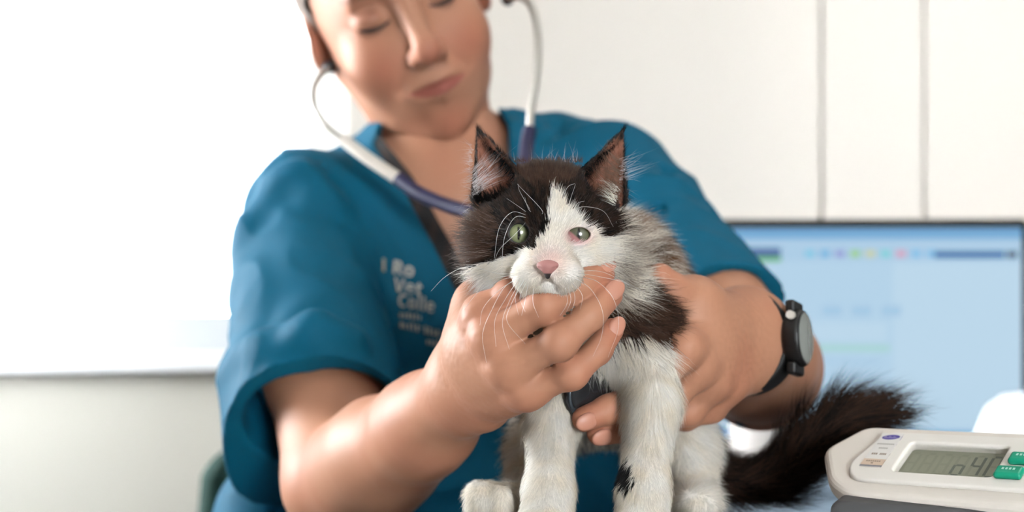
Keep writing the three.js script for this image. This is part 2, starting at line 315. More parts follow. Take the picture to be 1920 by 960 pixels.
  const screen = obj('display', lg, new THREE.MeshPhysicalMaterial({ map: dig, roughness: 0.3 }), s); screen.userData.label = 'grey-green liquid crystal display';
  obj('display_window', box(lx1 - 0.0004, ly1 - 0.0004, 0.0006, lx1 / 2, ly1 / 2, -0.0022), glass, s);
  const lab = canvas(256, 384, (g, Wd, H) => {
    g.fillStyle = '#e9e6e1'; g.fillRect(0, 0, Wd, H); g.fillStyle = '#d8c2ac'; g.fillRect(0, 300, Wd, 70); g.fillStyle = '#77777f'; g.fillRect(0, 368, Wd, 16);
    g.fillStyle = '#4b3f92'; g.beginPath(); g.ellipse(132, 46, 104, 28, -0.06, 0, 7); g.fill(); g.strokeStyle = '#dcd8ea'; g.lineWidth = 5; for (let i = 0; i < 9; i++) { g.beginPath(); g.moveTo(56 + i * 18, 58); g.lineTo(60 + i * 18, 34 + (i % 3) * 6); g.stroke(); }
    g.fillStyle = '#a9a49c'; for (let i = 0; i < 9; i++) g.fillRect(26 + i * 23, 120, 17, 14); for (let i = 0; i < 5; i++) g.fillRect(80 + i * 22, 168, 16, 14);
    g.fillStyle = '#8a7562'; for (let i = 0; i < 3; i++) g.fillRect(44 + i * 24, 232, 18, 20); for (let i = 0; i < 4; i++) g.fillRect(140 + i * 20, 232, 15, 20); for (let i = 0; i < 7; i++) g.fillRect(40 + i * 25, 318, 18, 12); g.fillRect(110, 340, 26, 12);
  });
  const a = uv(1606, 874), b = uv(1697, 815), lw = 0.0125, lh = b.y - a.y, lc = b.x - lw - 0.0005;
  const tagPlate = obj('label_plate', new THREE.BoxGeometry(lw, lh, 0.0004).translate(lc + lw / 2, a.y + lh / 2, 0.0003), new THREE.MeshPhysicalMaterial({ map: lab, roughness: 0.4 }), s);
  tagPlate.userData.label = 'small printed label with violet emblem';
  const green = std(8, 150, 118, 0.35);
  for (const [px, py] of [[1893, 891], [1920, 865]]) {
    const c = uv(px, py), k = obj('button', rbox(0.0145, 0.0095, 0.004, 0.0019, c.x, c.y, 0.0016, 5), green, s);
    obj('button_caption', mergeGeometries([0, 1, 2, 3].map((i) => box(0.0011, 0.0018, 0.0002, c.x - 0.003 + i * 0.0019, c.y + 0.0006, 0.00366))), std(190, 225, 215, 0.5), k);
  }
  // dark body below the display head, standing on the table
  const base = obj('base', rbox(0.24, 0.026, 0.12, 0.006, 0, 0, 0), std(72, 72, 74, 0.55), s);
  const c = V(0.06, 0.0, 0).applyMatrix4(M); base.matrixAutoUpdate = true;
  const world = new THREE.Matrix4().makeRotationY(-0.42).setPosition(c.x + 0.048, 0.9132, c.z - 0.022);
  put(base, inv.clone().multiply(world));
  const neck = obj('support', rbox(0.2, 0.03, 0.05, 0.006), std(72, 72, 74, 0.55), s);
  put(neck, inv.clone().multiply(new THREE.Matrix4().makeRotationY(-0.42).setPosition(c.x + 0.07, 0.921, c.z - 0.045)));
}

// ------------------------------------------------------------------ the vet
const person = thing('person', 'woman in teal scrubs bending over the kitten, stethoscope in her ears, both hands on it', 'person');
const skinMat = new THREE.MeshPhysicalMaterial({ color: 0xffffff, vertexColors: true, roughness: 0.52, sheen: 0.2, sheenColor: new THREE.Color(1, 0.8, 0.72), sheenRoughness: 0.4, specularIntensity: 0.6 });
const SKIN = rgb(172, 122, 95), RED = rgb(168, 92, 72), PALE = rgb(182, 137, 110);
const spots = [];                                              // [point, radius, colour, strength] where skin is redder or paler
function skinPaint(x, y, z) {
  let c = mixc(SKIN, noise(x * 22, y * 22, z * 22) > 0 ? RED : PALE, Math.abs(noise(x * 22, y * 22, z * 22)) * 0.3 + Math.abs(noise(x * 110, y * 110, z * 110)) * 0.12);
  for (const [p, r, t, s] of spots) { const d = Math.hypot(x - p.x, y - p.y, z - p.z) / r; if (d < 2.2) c = mixc(c, t, s * Math.exp(-d * d * 1.4)); }
  return c;
}
// joints of both arms
const SR = at(570, 430, 1.2), ER = at(640, 905, 0.99), WR = at(878, 722, 0.80), OR = at(585, 790, 1.04);
const SL = at(1150, 352, 1.22), EL = at(1425, 690, 1.02), WL = at(1400, 636, 0.865), OL = at(1345, 600, 1.07);
const mid = (a, b, t) => a.clone().lerp(b, t);
function handParts(wrist, fingers, thumb, r0, dorsal, spread, gap) {
  const rs = [[0.0090, 0.0086, 0.0078, 0.0069], [0.0089, 0.0087, 0.0079, 0.0071], [0.0086, 0.0085, 0.0077, 0.0069], [0.0079, 0.0077, 0.0070, 0.0063]];
  const palm = [];
  fingers.forEach((j, i) => {
    palm.push([cone(wrist.clone().addScaledVector(spread, (1.5 - i) * 0.0075), j[0], r0, 0.0100), 0.014]);
    if (i) palm.push([cone(mid(fingers[i - 1][0], wrist, 0.32), mid(j[0], wrist, 0.32), 0.0075, 0.0075), 0.012], [cone(mid(fingers[i - 1][0], wrist, 0.55), mid(j[0], wrist, 0.55), 0.0105, 0.0105), 0.014]);
  });
  for (const j of thumb.slice(1, 2)) palm.push([cone(wrist, j, r0, 0.012), 0.02], [cone(j, mid(fingers[0][0], wrist, 0.4), 0.011, 0.011), 0.02]);
  fingers.forEach((j) => palm.push([cone(mid(wrist, j[0], 0.25).add(dorsal.clone().multiplyScalar(0.008)), j[0].clone().addScaledVector(dorsal, 0.0045), 0.003, 0.0055), 0.006]));
  const palmField = blend(palm);
  const one = (j, r) => blend([[cone(j[0], j[1], r[0], r[1]), 0.004], [ball(j[1], r[1] * 1.03), 0.004], [cone(j[1], j[2], r[1], r[2]), 0.004], [cone(j[2], j[3], r[2], r[3]), 0.003]]);
  const list = fingers.map((j, i) => one(j, rs[i]));
  const tj = thumb; list.push(blend([[cone(tj[0], tj[1], 0.013, 0.0125), 0.01], [cone(tj[1], tj[2], 0.0115, 0.0105), 0.006], [cone(tj[2], tj[3], 0.0098, 0.0080), 0.004]]));
  fingers.forEach((j, i) => { spots.push([j[0], 0.011, RED, 0.45], [j[1], 0.0095, RED, 0.55], [j[3], 0.012, RED, 0.5]); if (gap) gap(j, i); });
  // fingers join the palm softly but each other hardly at all
  return (x, y, z) => { let p = palmField(x, y, z), d = 1e3; for (const f of list) d = smin(d, f(x, y, z), 0.0016); return smin(p, d, 0.009) + 0.00022 * noise(x * 320, y * 320, z * 320); };
}
const fingersR = [
  [[905, 590, 0.750], [962, 551, 0.742], [1014, 535, 0.752], [1055, 524, 0.764]],
  [[922, 634, 0.738], [1020, 573, 0.727], [1085, 535, 0.733], [1128, 514, 0.744]],
  [[952, 689, 0.737], [1049, 642, 0.722], [1106, 593, 0.727], [1143, 553, 0.735]],
  [[988, 733, 0.742], [1072, 700, 0.730], [1122, 657, 0.733], [1147, 619, 0.739]],
].map((j) => j.map((p) => at(...p)));
const thumbR = [[900, 650, 0.79], [905, 575, 0.79], [930, 545, 0.815], [960, 520, 0.832]].map((p) => at(...p));
const fingersL = [
  [[1282, 652, 0.782], [1216, 735, 0.778], [1140, 768, 0.771], [1096, 786, 0.766]],
  [[1305, 690, 0.797], [1240, 775, 0.795], [1170, 803, 0.784], [1124, 812, 0.777]],
  [[1333, 716, 0.813], [1292, 768, 0.815], [1235, 785, 0.812], [1195, 778, 0.81]],
  [[1362, 722, 0.828], [1335, 765, 0.833], [1285, 785, 0.832], [1250, 780, 0.83]],
].map((j) => j.map((p) => at(...p)));
const thumbL = [[1370, 600, 0.845], [1302, 572, 0.808], [1262, 548, 0.795], [1238, 520, 0.79]].map((p) => at(...p));
const armR = blend([
  [cone(mid(SR, ER, 0.35), mid(SR, ER, 0.6), 0.040, 0.044), 0.01], [cone(mid(SR, ER, 0.55), ER, 0.045, 0.038), 0.02],
  [cone(ER, mid(ER, WR, 0.35), 0.037, 0.0370), 0.02], [cone(mid(ER, WR, 0.2).add(V(0.004, -0.004, 0)), mid(ER, WR, 0.7).add(V(0.003, -0.002, 0)), 0.0400, 0.0300), 0.012], [cone(mid(ER, WR, 0.66).add(V(0.002, -0.002, 0)), WR, 0.0305, 0.0212), 0.010],
  [handParts(WR, fingersR, thumbR, 0.0135, V(-0.45, 0.25, 0.85).normalize(), V(-0.25, 0.9, 0.2).normalize()), 0.016],
  [ball(at(912, 772, 0.788), 0.006), 0.014],
]);
const armL = blend([
  [cone(mid(SL, EL, 0.35), mid(SL, EL, 0.6), 0.036, 0.042), 0.01], [cone(mid(SL, EL, 0.55), EL, 0.043, 0.040), 0.02],
  [cone(EL, mid(EL, WL, 0.35), 0.041, 0.0375), 0.02], [cone(mid(EL, WL, 0.3), WL, 0.0375, 0.0262), 0.02],
  [handParts(WL, fingersL, thumbL, 0.018, V(0.35, 0.35, 0.87).normalize(), V(-0.3, 0.8, 0.3).normalize()), 0.02],
]);
const boxOf = (pts, m) => { const b = new THREE.Box3().setFromPoints(pts).expandByScalar(m); return [b.min, b.max]; };
const gArmR = skinOf(armR, ...boxOf([SR, ER, WR, ...fingersR.flat(), ...thumbR], 0.052), 0.0017, skinPaint);
const gArmL = skinOf(armL, ...boxOf([SL, EL, WL, ...fingersL.flat(), ...thumbL], 0.052), 0.0017, skinPaint);

// head: x to her left, y up, z out of the face; the origin is between the eyes' level and the ears
const headTurn = new THREE.Quaternion().setFromEuler(new THREE.Euler(0, 0, 0.36))
  .multiply(new THREE.Quaternion().setFromEuler(new THREE.Euler(0.27, 0, 0))).multiply(new THREE.Quaternion().setFromEuler(new THREE.Euler(0, 0.13, 0)));
const headM = new THREE.Matrix4().compose(at(737, 4, 1.25), headTurn, V(1, 1, 1)), headInv = headM.clone().invert();
const P = (x, y, z) => V(x, y, z), pair = (f) => [f(-1), f(1)];
const neckBase = at(850, 352, 1.275).applyMatrix4(headInv), neckTop = P(0, -0.05, -0.025);
const headSmooth = blend([
  [ellipsoid(P(0, 0.03, -0.018), 0.074, 0.088, 0.094), 0.02],
  [ellipsoid(P(0, -0.03, 0.03), 0.065, 0.082, 0.060), 0.03],
  [ellipsoid(P(0, -0.082, 0.040), 0.041, 0.032, 0.040), 0.03],
  [ball(P(0, -0.106, 0.064), 0.0165), 0.024],
  ...pair((s) => [ellipsoid(P(s * 0.036, -0.042, 0.058), 0.025, 0.026, 0.022), 0.02]),
  ...pair((s) => [cone(P(s * 0.040, -0.080, 0.012), P(s * 0.054, -0.045, -0.012), 0.013, 0.014), 0.03]),
  [cone(P(-0.034, 0.019, 0.078), P(0.034, 0.019, 0.078), 0.009, 0.009), 0.02],
  ...pair((s) => [ball(P(s * 0.031, 0.001, 0.0985), 0.0205), 0.014, -1]),
  ...pair((s) => [ellipsoid(P(s * 0.031, -0.002, 0.0715), 0.0155, 0.0118, 0.0135), 0.005]),
  [cone(P(0, 0.012, 0.083), P(0, -0.034, 0.1055), 0.0072, 0.0095), 0.014],
  [ball(P(0, -0.0395, 0.1065), 0.0112), 0.009],
  ...pair((s) => [ellipsoid(P(s * 0.0125, -0.0435, 0.0960), 0.0068, 0.0072, 0.009), 0.006]),
  ...pair((s) => [ball(P(s * 0.0062, -0.0525, 0.1005), 0.0034), 0.003, -1]),
  [ellipsoid(P(0, -0.068, 0.074), 0.029, 0.021, 0.019), 0.016],
  ...pair((s) => [cone(P(s * 0.0255, -0.0695, 0.0805), P(s * 0.004, -0.0660, 0.0915), 0.0022, 0.0040), 0.008]),
  ...pair((s) => [cone(P(s * 0.0210, -0.0735, 0.0815), P(0, -0.0765, 0.0905), 0.0030, 0.0048), 0.008]),
  ...pair((s) => [cone(P(s * 0.0195, -0.043, 0.0960), P(s * 0.031, -0.064, 0.0860), 0.0010, 0.0004), 0.010, -1]),
  ...pair((s) => [ellipsoid(P(s * 0.0760, -0.008, -0.012), 0.0075, 0.031, 0.019, new THREE.Quaternion().setFromEuler(new THREE.Euler(-0.15, s * 0.35, s * 0.1))), 0.007]),
  ...pair((s) => [ellipsoid(P(s * 0.0830, -0.004, -0.006), 0.006, 0.019, 0.009), 0.004, -1]),
  [cone(neckTop, neckBase, 0.049, 0.055), 0.02],
  [cone(P(0, -0.062, -0.004), mid(neckTop, neckBase, 0.6), 0.034, 0.046), 0.02],
]);
// the line between the lips, sunk where the surface lies
const mouthLine = blend(Array.from({ length: 13 }, (_, i) => { const p = [i, i + 1].map((k) => { const x = (k / 13 * 2 - 1) * 0.0275, y = -0.0710 + 2.4 * x * x; let z = 0.115; while (headSmooth(x, y, z) > 0 && z > 0.04) z -= 0.0002; return P(x, y, z + 0.0004); }), r = 0.0007 + 0.0012 * Math.sin(Math.PI * (i + 0.5) / 13); return [cone(p[0], p[1], r, r), 0.001]; }));
const headField = (x, y, z) => (z > 0.05 && y < -0.05 && y > -0.09 ? smax(headSmooth(x, y, z), -mouthLine(x, y, z), 0.003) : headSmooth(x, y, z));
const LIP = rgb(136, 66, 58), BROW = rgb(84, 56, 42), LID = rgb(118, 70, 54);
function facePaint(x, y, z) {
  let c = mixc(SKIN, noise(x * 30, y * 30, z * 30) > 0 ? RED : PALE, Math.abs(noise(x * 30, y * 30, z * 30)) * 0.3);
  const ax = Math.abs(x), put_ = (px, py, pz, r, t, s) => { const d = Math.hypot(ax - px, y - py, z - pz) / r; c = mixc(c, t, s * Math.exp(-d * d)); };
  put_(0.036, -0.045, 0.075, 0.022, RED, 0.55); put_(0, -0.042, 0.112, 0.014, RED, 0.6); put_(0, -0.104, 0.08, 0.02, RED, 0.5); put_(0.031, 0.004, 0.083, 0.012, LID, 0.5);
  put_(0.079, -0.01, -0.012, 0.03, rgb(168, 80, 64), 0.5);
  if (z > 0.06) {
    const line = -0.0705, up = 0.0046 * (1 - (ax / 0.029) ** 2), low = 0.0082 * (1 - (ax / 0.027) ** 2);
    const d = y > line ? (line + up - y) : (y - line + low); c = mixc(c, LIP, 0.85 * step(-0.0012, 0.0016, Math.min(d, 0.004)) * (ax < 0.029 ? 1 : 0));
    const by = 0.021 - 0.16 * Math.max(0, ax - 0.036) + 0.06 * Math.min(0, ax - 0.036), b = step(0.0042, 0.0018, Math.abs(y - by)) * step(0.012, 0.018, ax) * step(0.054, 0.046, ax); c = mixc(c, BROW, 0.7 * b * (0.75 + 0.5 * noise(x * 900, y * 300, z * 300)));
  }
  return c;
}
const gHead = skinOf(headField, P(-0.2, -0.36, -0.16), P(0.24, 0.14, 0.14), 0.0023, facePaint).applyMatrix4(headM);

// torso: the same shape carries the skin below the scrubs and, a little larger, the scrubs
const torso = blend([
  [cone(at(660, 425, 1.25), at(1060, 352, 1.275), 0.052, 0.052), 0.05],
  [ellipsoid(at(858, 620, 1.285), 0.150, 0.150, 0.092, new THREE.Quaternion().setFromEuler(new THREE.Euler(0.18, 0, 0.06))), 0.07],
  [ellipsoid(at(880, 1020, 1.25), 0.150, 0.2, 0.098), 0.08],
  [ellipsoid(at(755, 640, 1.215), 0.052, 0.058, 0.045), 0.05], [ellipsoid(at(1000, 610, 1.22), 0.052, 0.058, 0.045), 0.05],
  [cone(at(850, 352, 1.275), at(840, 290, 1.27), 0.056, 0.05), 0.05],
]);
const gTorso = skinOf(torso, at(560, 900, 1.25).add(V(-0.08, -0.3, -0.18)), at(1100, 250, 1.25).add(V(0.12, 0.04, 0.2)), 0.007, skinPaint);
const skinGeo = mergeGeometries([gArmR, gArmL, gHead, gTorso]);
const bodyMesh = obj('body', skinGeo, skinMat, person);

// lashes, nails
{
  const dark = std(40, 26, 22, 0.7);
  for (const s of [-1, 1]) {
    const pts = []; for (let i = 0; i <= 10; i++) { const t = i / 10 * 2 - 1, x = s * (0.031 + t * 0.0135), y = -0.0065 - 0.0030 * (1 - t * t) + 0.0005 * t; let z = 0.1; while (headField(x, y, z) > 0.0006 && z > 0.05) z -= 0.0003; pts.push(P(x, y, z)); }
    obj('eyelashes', tube(pts.map((p) => p.applyMatrix4(headM)), (t) => 0.0007 + 0.0015 * Math.sin(Math.PI * clamp(t, 0.02, 0.98)), 24, 8), dark, person);
  }
  const nailMat = std(184, 128, 106, 0.42);
  const nail = (a, b, r, face, field) => {                     // a: last joint, b: finger end, face: the way the nail looks
    const dir = b.clone().sub(a).normalize(), z = face.clone().addScaledVector(dir, -face.dot(dir)).normalize(), c = b.clone().addScaledVector(dir, r * 0.15), g = new THREE.SphereGeometry(1, 24, 16).scale(r * 0.95, r * 0.66, r * 0.28);
    let h = r * 1.6; while (field(c.x + z.x * h, c.y + z.y * h, c.z + z.z * h) > 0 && h > 0) h -= 0.0002;
    g.applyMatrix4(frame(c.addScaledVector(z, h - r * 0.16), dir, z.clone().cross(dir).normalize()));
    obj('fingernail', g, nailMat, person);
  };
  nail(fingersR[2][2], fingersR[2][3], 0.0073, V(0.25, 0.35, 1), armR);
  nail(fingersR[3][2], fingersR[3][3], 0.0066, V(0.35, 0.2, 1), armR);
  nail(fingersR[1][2], fingersR[1][3], 0.0074, V(0.2, 0.8, 0.7), armR);
  nail(fingersL[0][2], fingersL[0][3], 0.0072, V(-0.1, -0.2, 1), armL);
  nail(fingersL[1][2], fingersL[1][3], 0.0074, V(-0.3, -0.3, 1), armL);
}
// hair, pulled back
{
  const cap = ellipsoid(P(0, 0.034, -0.022), 0.081, 0.094, 0.100), bun = ellipsoid(P(0, 0.03, -0.125), 0.035, 0.035, 0.03);
  const f = (x, y, z) => {
    const lock = 0.0022 * noise(x * 90, y * 25 + 4, z * 45) + 0.0012 * noise(x * 260, y * 60, z * 120);
    const line = Math.min(0.058 - 0.25 * Math.abs(x), z < 0.03 ? -0.02 + (z + 0.02) * 2.2 : 9);      // hairline: low behind the ears, high over the brow
    const front = z > 0.02 ? 0.056 - 0.5 * Math.max(0, Math.abs(x) - 0.045) - y : (z - 0.012) * 0.9 + 0.012 - (y + 0.01) * 0.6;
    return smax(smin(cap(x, y, z), bun(x, y, z), 0.02) + lock, front - 0 * line, 0.008);
  };
  const tone = [rgb(112, 92, 78), rgb(84, 66, 54), rgb(150, 140, 134)];
  obj('hair', skinOf(f, P(-0.11, -0.12, -0.18), P(0.11, 0.15, 0.12), 0.003, (x, y, z) => { const n = noise(x * 300, y * 60, z * 90); return mixc(tone[0], n > 0 ? tone[2] : tone[1], Math.abs(n)); }).applyMatrix4(headM), new THREE.MeshPhysicalMaterial({ vertexColors: true, roughness: 0.55 }), person);
}

// scrub top
const sleeveDirR = OR.clone().sub(SR).normalize(), sleeveDirL = OL.clone().sub(SL).normalize();
const folds = [], crease = [];                                 // raised and sunken folds, as thin rounded rods in the cloth
const fold = (list, r, ...pts) => { for (let i = 0; i + 1 < pts.length; i++) list.push(cone(at(...pts[i]), at(...pts[i + 1]), r, r * (i + 2 === pts.length ? 0.5 : 1))); };
fold(folds, 0.009, [525, 350, 1.165], [482, 440, 1.15], [475, 560, 1.12], [490, 660, 1.09]);
fold(folds, 0.009, [462, 690, 1.06], [515, 655, 1.02], [580, 628, 1.01], [660, 640, 1.02]);
fold(folds, 0.010, [462, 700, 1.07], [490, 780, 1.04], [495, 860, 1.06]);
fold(folds, 0.009, [560, 330, 1.16], [610, 400, 1.15], [640, 470, 1.15]);
fold(crease, 0.009, [640, 500, 1.132], [690, 560, 1.13], [715, 640, 1.12], [735, 720, 1.11]);
fold(crease, 0.006, [560, 560, 1.095], [640, 575, 1.095], [700, 600, 1.11]);
fold(folds, 0.010, [700, 480, 1.175], [760, 560, 1.165], [770, 700, 1.16]);
fold(crease, 0.007, [1045, 232, 1.235], [1060, 290, 1.215], [1100, 350, 1.2]);
fold(crease, 0.006, [1330, 430, 1.13], [1290, 480, 1.085], [1260, 520, 1.08]);
fold(crease, 0.006, [1250, 330, 1.15], [1230, 420, 1.11], [1240, 500, 1.09]);
const sleeveR = cone(SR, OR.clone().addScaledVector(sleeveDirR, 0.05), 0.051, 0.0615), cavityR = cone(mid(SR, OR, 0.55), OR.clone().addScaledVector(sleeveDirR, 0.12), 0.043, 0.060);
const sleeveL = cone(SL, OL.clone().addScaledVector(sleeveDirL, 0.05), 0.053, 0.052), cavityL = cone(mid(SL, OL, 0.8), OL.clone().addScaledVector(sleeveDirL, 0.12), 0.042, 0.048);
const sleeveCoreR = cone(SR, OR, 0.045, 0.05), sleeveCoreL = cone(SL, OL, 0.045, 0.0475);
const armCoverR = cone(mid(SR, ER, 0.25), mid(SR, ER, 0.85), 0.05, 0.0525), armHoleR = cone(mid(SR, ER, 0.6), mid(SR, ER, 0.95), 0.0465, 0.0475);
const flare = ellipsoid(at(520, 985, 1.2), 0.05, 0.06, 0.06);
const hang = ellipsoid(at(512, 835, 1.09), 0.030, 0.045, 0.04);  // slack cloth at the back of the sleeve
const vee = [[700, 268], [768, 372], [892, 600], [960, 400], [952, 232], [900, 120], [740, 120]].map(([x, y]) => { const p = at(x, y, 1.2); return [p.x, p.y]; });
function polyDistance(poly, x, y) {                            // signed distance to a polygon
  let d = 1e9;
  for (let i = 0, j = poly.length - 1; i < poly.length; j = i++) { const ex = poly[j][0] - poly[i][0], ey = poly[j][1] - poly[i][1], wx = x - poly[i][0], wy = y - poly[i][1], t = clamp((wx * ex + wy * ey) / (ex * ex + ey * ey)); d = Math.min(d, (wx - ex * t) ** 2 + (wy - ey * t) ** 2); }
  return Math.sqrt(d) * (inside(poly, x, y) ? -1 : 1);
}
const shoulderBump = ball(at(560, 355, 1.215), 0.03);
const clothBase = (x, y, z) => {
  let d = torso(x, y, z) - 0.009;
  d = smin(d, smin(smin(sleeveR(x, y, z), hang(x, y, z), 0.04), armCoverR(x, y, z), 0.015), 0.03); d = smin(d, sleeveL(x, y, z), 0.035); d = smin(d, flare(x, y, z), 0.03); d = smin(d, shoulderBump(x, y, z), 0.03);
  return d;
};
const cloth = (x, y, z) => {
  let d = clothBase(x, y, z);
  if (d < 0.09) {
    for (const f of folds) d = smin(d, f(x, y, z), 0.016);
    for (const f of crease) d = smax(d, -f(x, y, z), 0.014);
    const warp = noise(x * 7, y * 7, z * 7) * 1.2, ridge = (s, k) => 1 - 2 * Math.abs(noise((x + 0.5 * y) * s + warp, (y - 0.4 * x) * s * k + 3, z * s + warp));
    d += 0.003 * noise(x * 16 + y * 6, y * 11, z * 16) - 0.0042 * ridge(9, 0.45) - 0.0022 * ridge(24, 0.4);
  }
  d = Math.min(d, torso(x, y, z) - 0.004, sleeveCoreR(x, y, z), sleeveCoreL(x, y, z));
  const er = (x - OR.x) * sleeveDirR.x + (y - OR.y) * sleeveDirR.y + (z - OR.z) * sleeveDirR.z, nearR = Math.hypot(x - OR.x, y - OR.y, z - OR.z) < 0.115;
  if (nearR) { d = Math.max(d, Math.min(er, torso(x, y, z) - 0.011 > 0 ? er : -1)); d = smax(d, -Math.max(Math.min(cavityR(x, y, z), armHoleR(x, y, z)), -(torso(x, y, z) - 0.012)), 0.004); }
  const el = (x - OL.x) * sleeveDirL.x + (y - OL.y) * sleeveDirL.y + (z - OL.z) * sleeveDirL.z, nearL = Math.hypot(x - OL.x, y - OL.y, z - OL.z) < 0.1;
  if (nearL) { d = Math.max(d, torso(x, y, z) - 0.011 > 0 ? el : -1); d = smax(d, -Math.max(cavityL(x, y, z), -(torso(x, y, z) - 0.012)), 0.004); }
  if (z > -1.29) d = smax(d, -polyDistance(vee, x, y), 0.003);
  else d = smax(d, y - at(0, 232, 1.27).y, 0.01);
  return d;
};
const weave = grain(128, 0.5, 1.5, 5);
const clothMat = new THREE.MeshPhysicalMaterial({ color: col(0, 80, 106), roughness: 0.7, specularIntensity: 0.35, sheen: 0.25, sheenColor: col(40, 165, 215), sheenRoughness: 0.35 });
const scrubGeo = skinOf(cloth, V(-0.30, 0.62, -1.42), V(0.22, CY + 0.13, -0.94), 0.0032, null, 1.7);
const scrub = obj('scrub_top', scrubGeo, clothMat, person);
scrub.userData.label = 'teal short-sleeved scrub top';
// inner cuff round the upper arm
{
  const dir = ER.clone().sub(SR).normalize(), c = mid(SR, ER, 0.6), out = cone(mid(SR, ER, 0.4), mid(SR, ER, 0.9), 0.0505, 0.0505), f = (x, y, z) => { const t = (x - c.x) * dir.x + (y - c.y) * dir.y + (z - c.z) * dir.z; return smax(Math.max(out(x, y, z), t - 0.012, -0.03 - t), -(out(x, y, z) + 0.0055), 0.002); };
  obj('sleeve_cuff', skinOf(f, c.clone().addScalar(-0.075), c.clone().addScalar(0.075), 0.0022), clothMat, scrub);
}
// dark trousers below the scrub top, down to the floor
{
  const hip = at(880, 1200, 1.27), legs = blend([[ellipsoid(hip.clone().setY(0.78), 0.155, 0.15, 0.11), 0.05], ...pair((s) => [cone(V(hip.x + s * 0.08, 0.75, hip.z), V(hip.x + s * 0.09, 0.45, hip.z + 0.02), 0.085, 0.062), 0.05]), ...pair((s) => [cone(V(hip.x + s * 0.09, 0.45, hip.z + 0.02), V(hip.x + s * 0.1, 0.09, hip.z), 0.062, 0.05), 0.03])]);
  obj('trousers', skinOf(legs, V(hip.x - 0.24, 0.02, hip.z - 0.2), V(hip.x + 0.24, 0.82, hip.z + 0.2), 0.012), std(10, 60, 84, 0.8), person);
  for (const s of [-1, 1]) obj('shoe', new THREE.SphereGeometry(1, 24, 16).scale(0.05, 0.045, 0.13).translate(hip.x + s * 0.1, 0.045, hip.z + 0.04), std(30, 30, 32, 0.6), person);
}
// white lettering on the chest, laid on the cloth
{
  const font = await new FontLoader().loadAsync('fonts/droid/droid_sans_bold.typeface.json');
  const ink = std(196, 190, 180, 0.7), toChest = (px, py) => { let d = 1.05; const step_ = 0.0008; for (; d < 1.35; d += step_) { const p = at(px, py, d); if (cloth(p.x, p.y, p.z) < 0.0007) return p; } return at(px, py, 1.18); };
  const word = (text, px, py, size, slant, squeeze = 1) => {    // size, place in pixels of the frame, wrapped on the cloth's own surface
    const g = mergeGeometries(font.generateShapes(text, 1).map((s) => new THREE.ShapeGeometry(s, 3))), a = g.attributes.position;
    for (let i = 0; i < a.count; i++) { const x = a.getX(i) * size * squeeze, y = a.getY(i) * size, p = toChest(px + x * Math.cos(slant) + y * 0.1, py + x * Math.sin(slant) - y); a.setXYZ(i, p.x, p.y, p.z); }
    g.computeVertexNormals(); return g;
  };
  const mark = (px, py, w, h, slant, n, seed) => { const r = seeded(seed), out = []; for (let i = 0; i < n; i++) { const x0 = i / n * w, ww = w / n * (0.45 + 0.35 * r()), hh = h * (0.6 + 0.4 * r()), g = new THREE.PlaneGeometry(1, 1, 1, 1), a = g.attributes.position; for (let k = 0; k < 4; k++) { const x = x0 + (a.getX(k) + 0.5) * ww, y = (a.getY(k) + 0.5) * hh, p = toChest(px + x * Math.cos(slant), py + x * Math.sin(slant) - y); a.setXYZ(k, p.x, p.y, p.z); } out.push(g); } return mergeGeometries(out); };
  const L = [word('Ro', 733, 512, 26, 0.2), word('Vet', 737, 545, 26, 0.2, 0.95), word('Colle', 744, 574, 25, 0.18, 0.85), mark(749, 595, 44, 14, 0.14, 6, 3), mark(750, 614, 78, 15, 0.24, 10, 4), mark(800, 645, 28, 14, 0.24, 4, 6)];
  for (const g of L) { const m = obj('lettering', g, ink, scrub); m.userData.label = 'white lettering'; }
  obj('lettering', mark(717, 508, 11, 26, 0.3, 1, 9), std(190, 180, 160, 0.7), scrub);
}
// dark patterned lanyard along the neckline
{
  const path = [[688, 240, 1.262], [702, 272, 1.238], [735, 322, 1.214], [775, 378, 1.2], [822, 462, 1.19], [870, 560, 1.18], [905, 640, 1.172]].map((p) => at(...p)), c = spline(path), n = 70, pos = [], colr = [], idx = [];
  const ground = (x, y, z) => smin(torso(x, y, z), 1, 0.001) - 0.004;
  for (let i = 0; i <= n; i++) {
    const t = i / n, p = c.getPointAt(t), tan = c.getTangentAt(t);
    for (let j = 0; j <= 4; j++) {
      const q = p.clone().addScaledVector(V(1, 0.5, 0.1).normalize(), (j / 4 - 0.5) * 0.02);
      for (let k = 0; k < 25; k++) { const d = ground(q.x, q.y, q.z) - 0.0055; const g = gradient(ground, q.x, q.y, q.z); q.x -= g[0] * d * 0.6; q.y -= g[1] * d * 0.6; q.z -= g[2] * d * 0.6; }
      pos.push(q.x, q.y, q.z);
      const u = Math.sin(i * 0.9 + j * 1.3) , base = rgb(26, 24, 24);
      colr.push(...(t < 0.13 ? (t > 0.045 && t < 0.095 ? rgb(206, 104, 66) : t >= 0.095 ? rgb(96, 110, 44) : base) : mixc(base, rgb(46, 34, 28), clamp(u))));
      if (i < n && j < 4) { const o = i * 5 + j; idx.push(o, o + 1, o + 5, o + 1, o + 6, o + 5); }
    }
  }
  const g = new THREE.BufferGeometry(); g.setAttribute('position', new THREE.Float32BufferAttribute(pos, 3)); g.setAttribute('color', new THREE.Float32BufferAttribute(colr, 3)); g.setIndex(idx); g.computeVertexNormals();
  obj('lanyard', g, new THREE.MeshStandardMaterial({ vertexColors: true, roughness: 0.85, side: THREE.DoubleSide }), person).userData.label = 'dark patterned neck band';
}

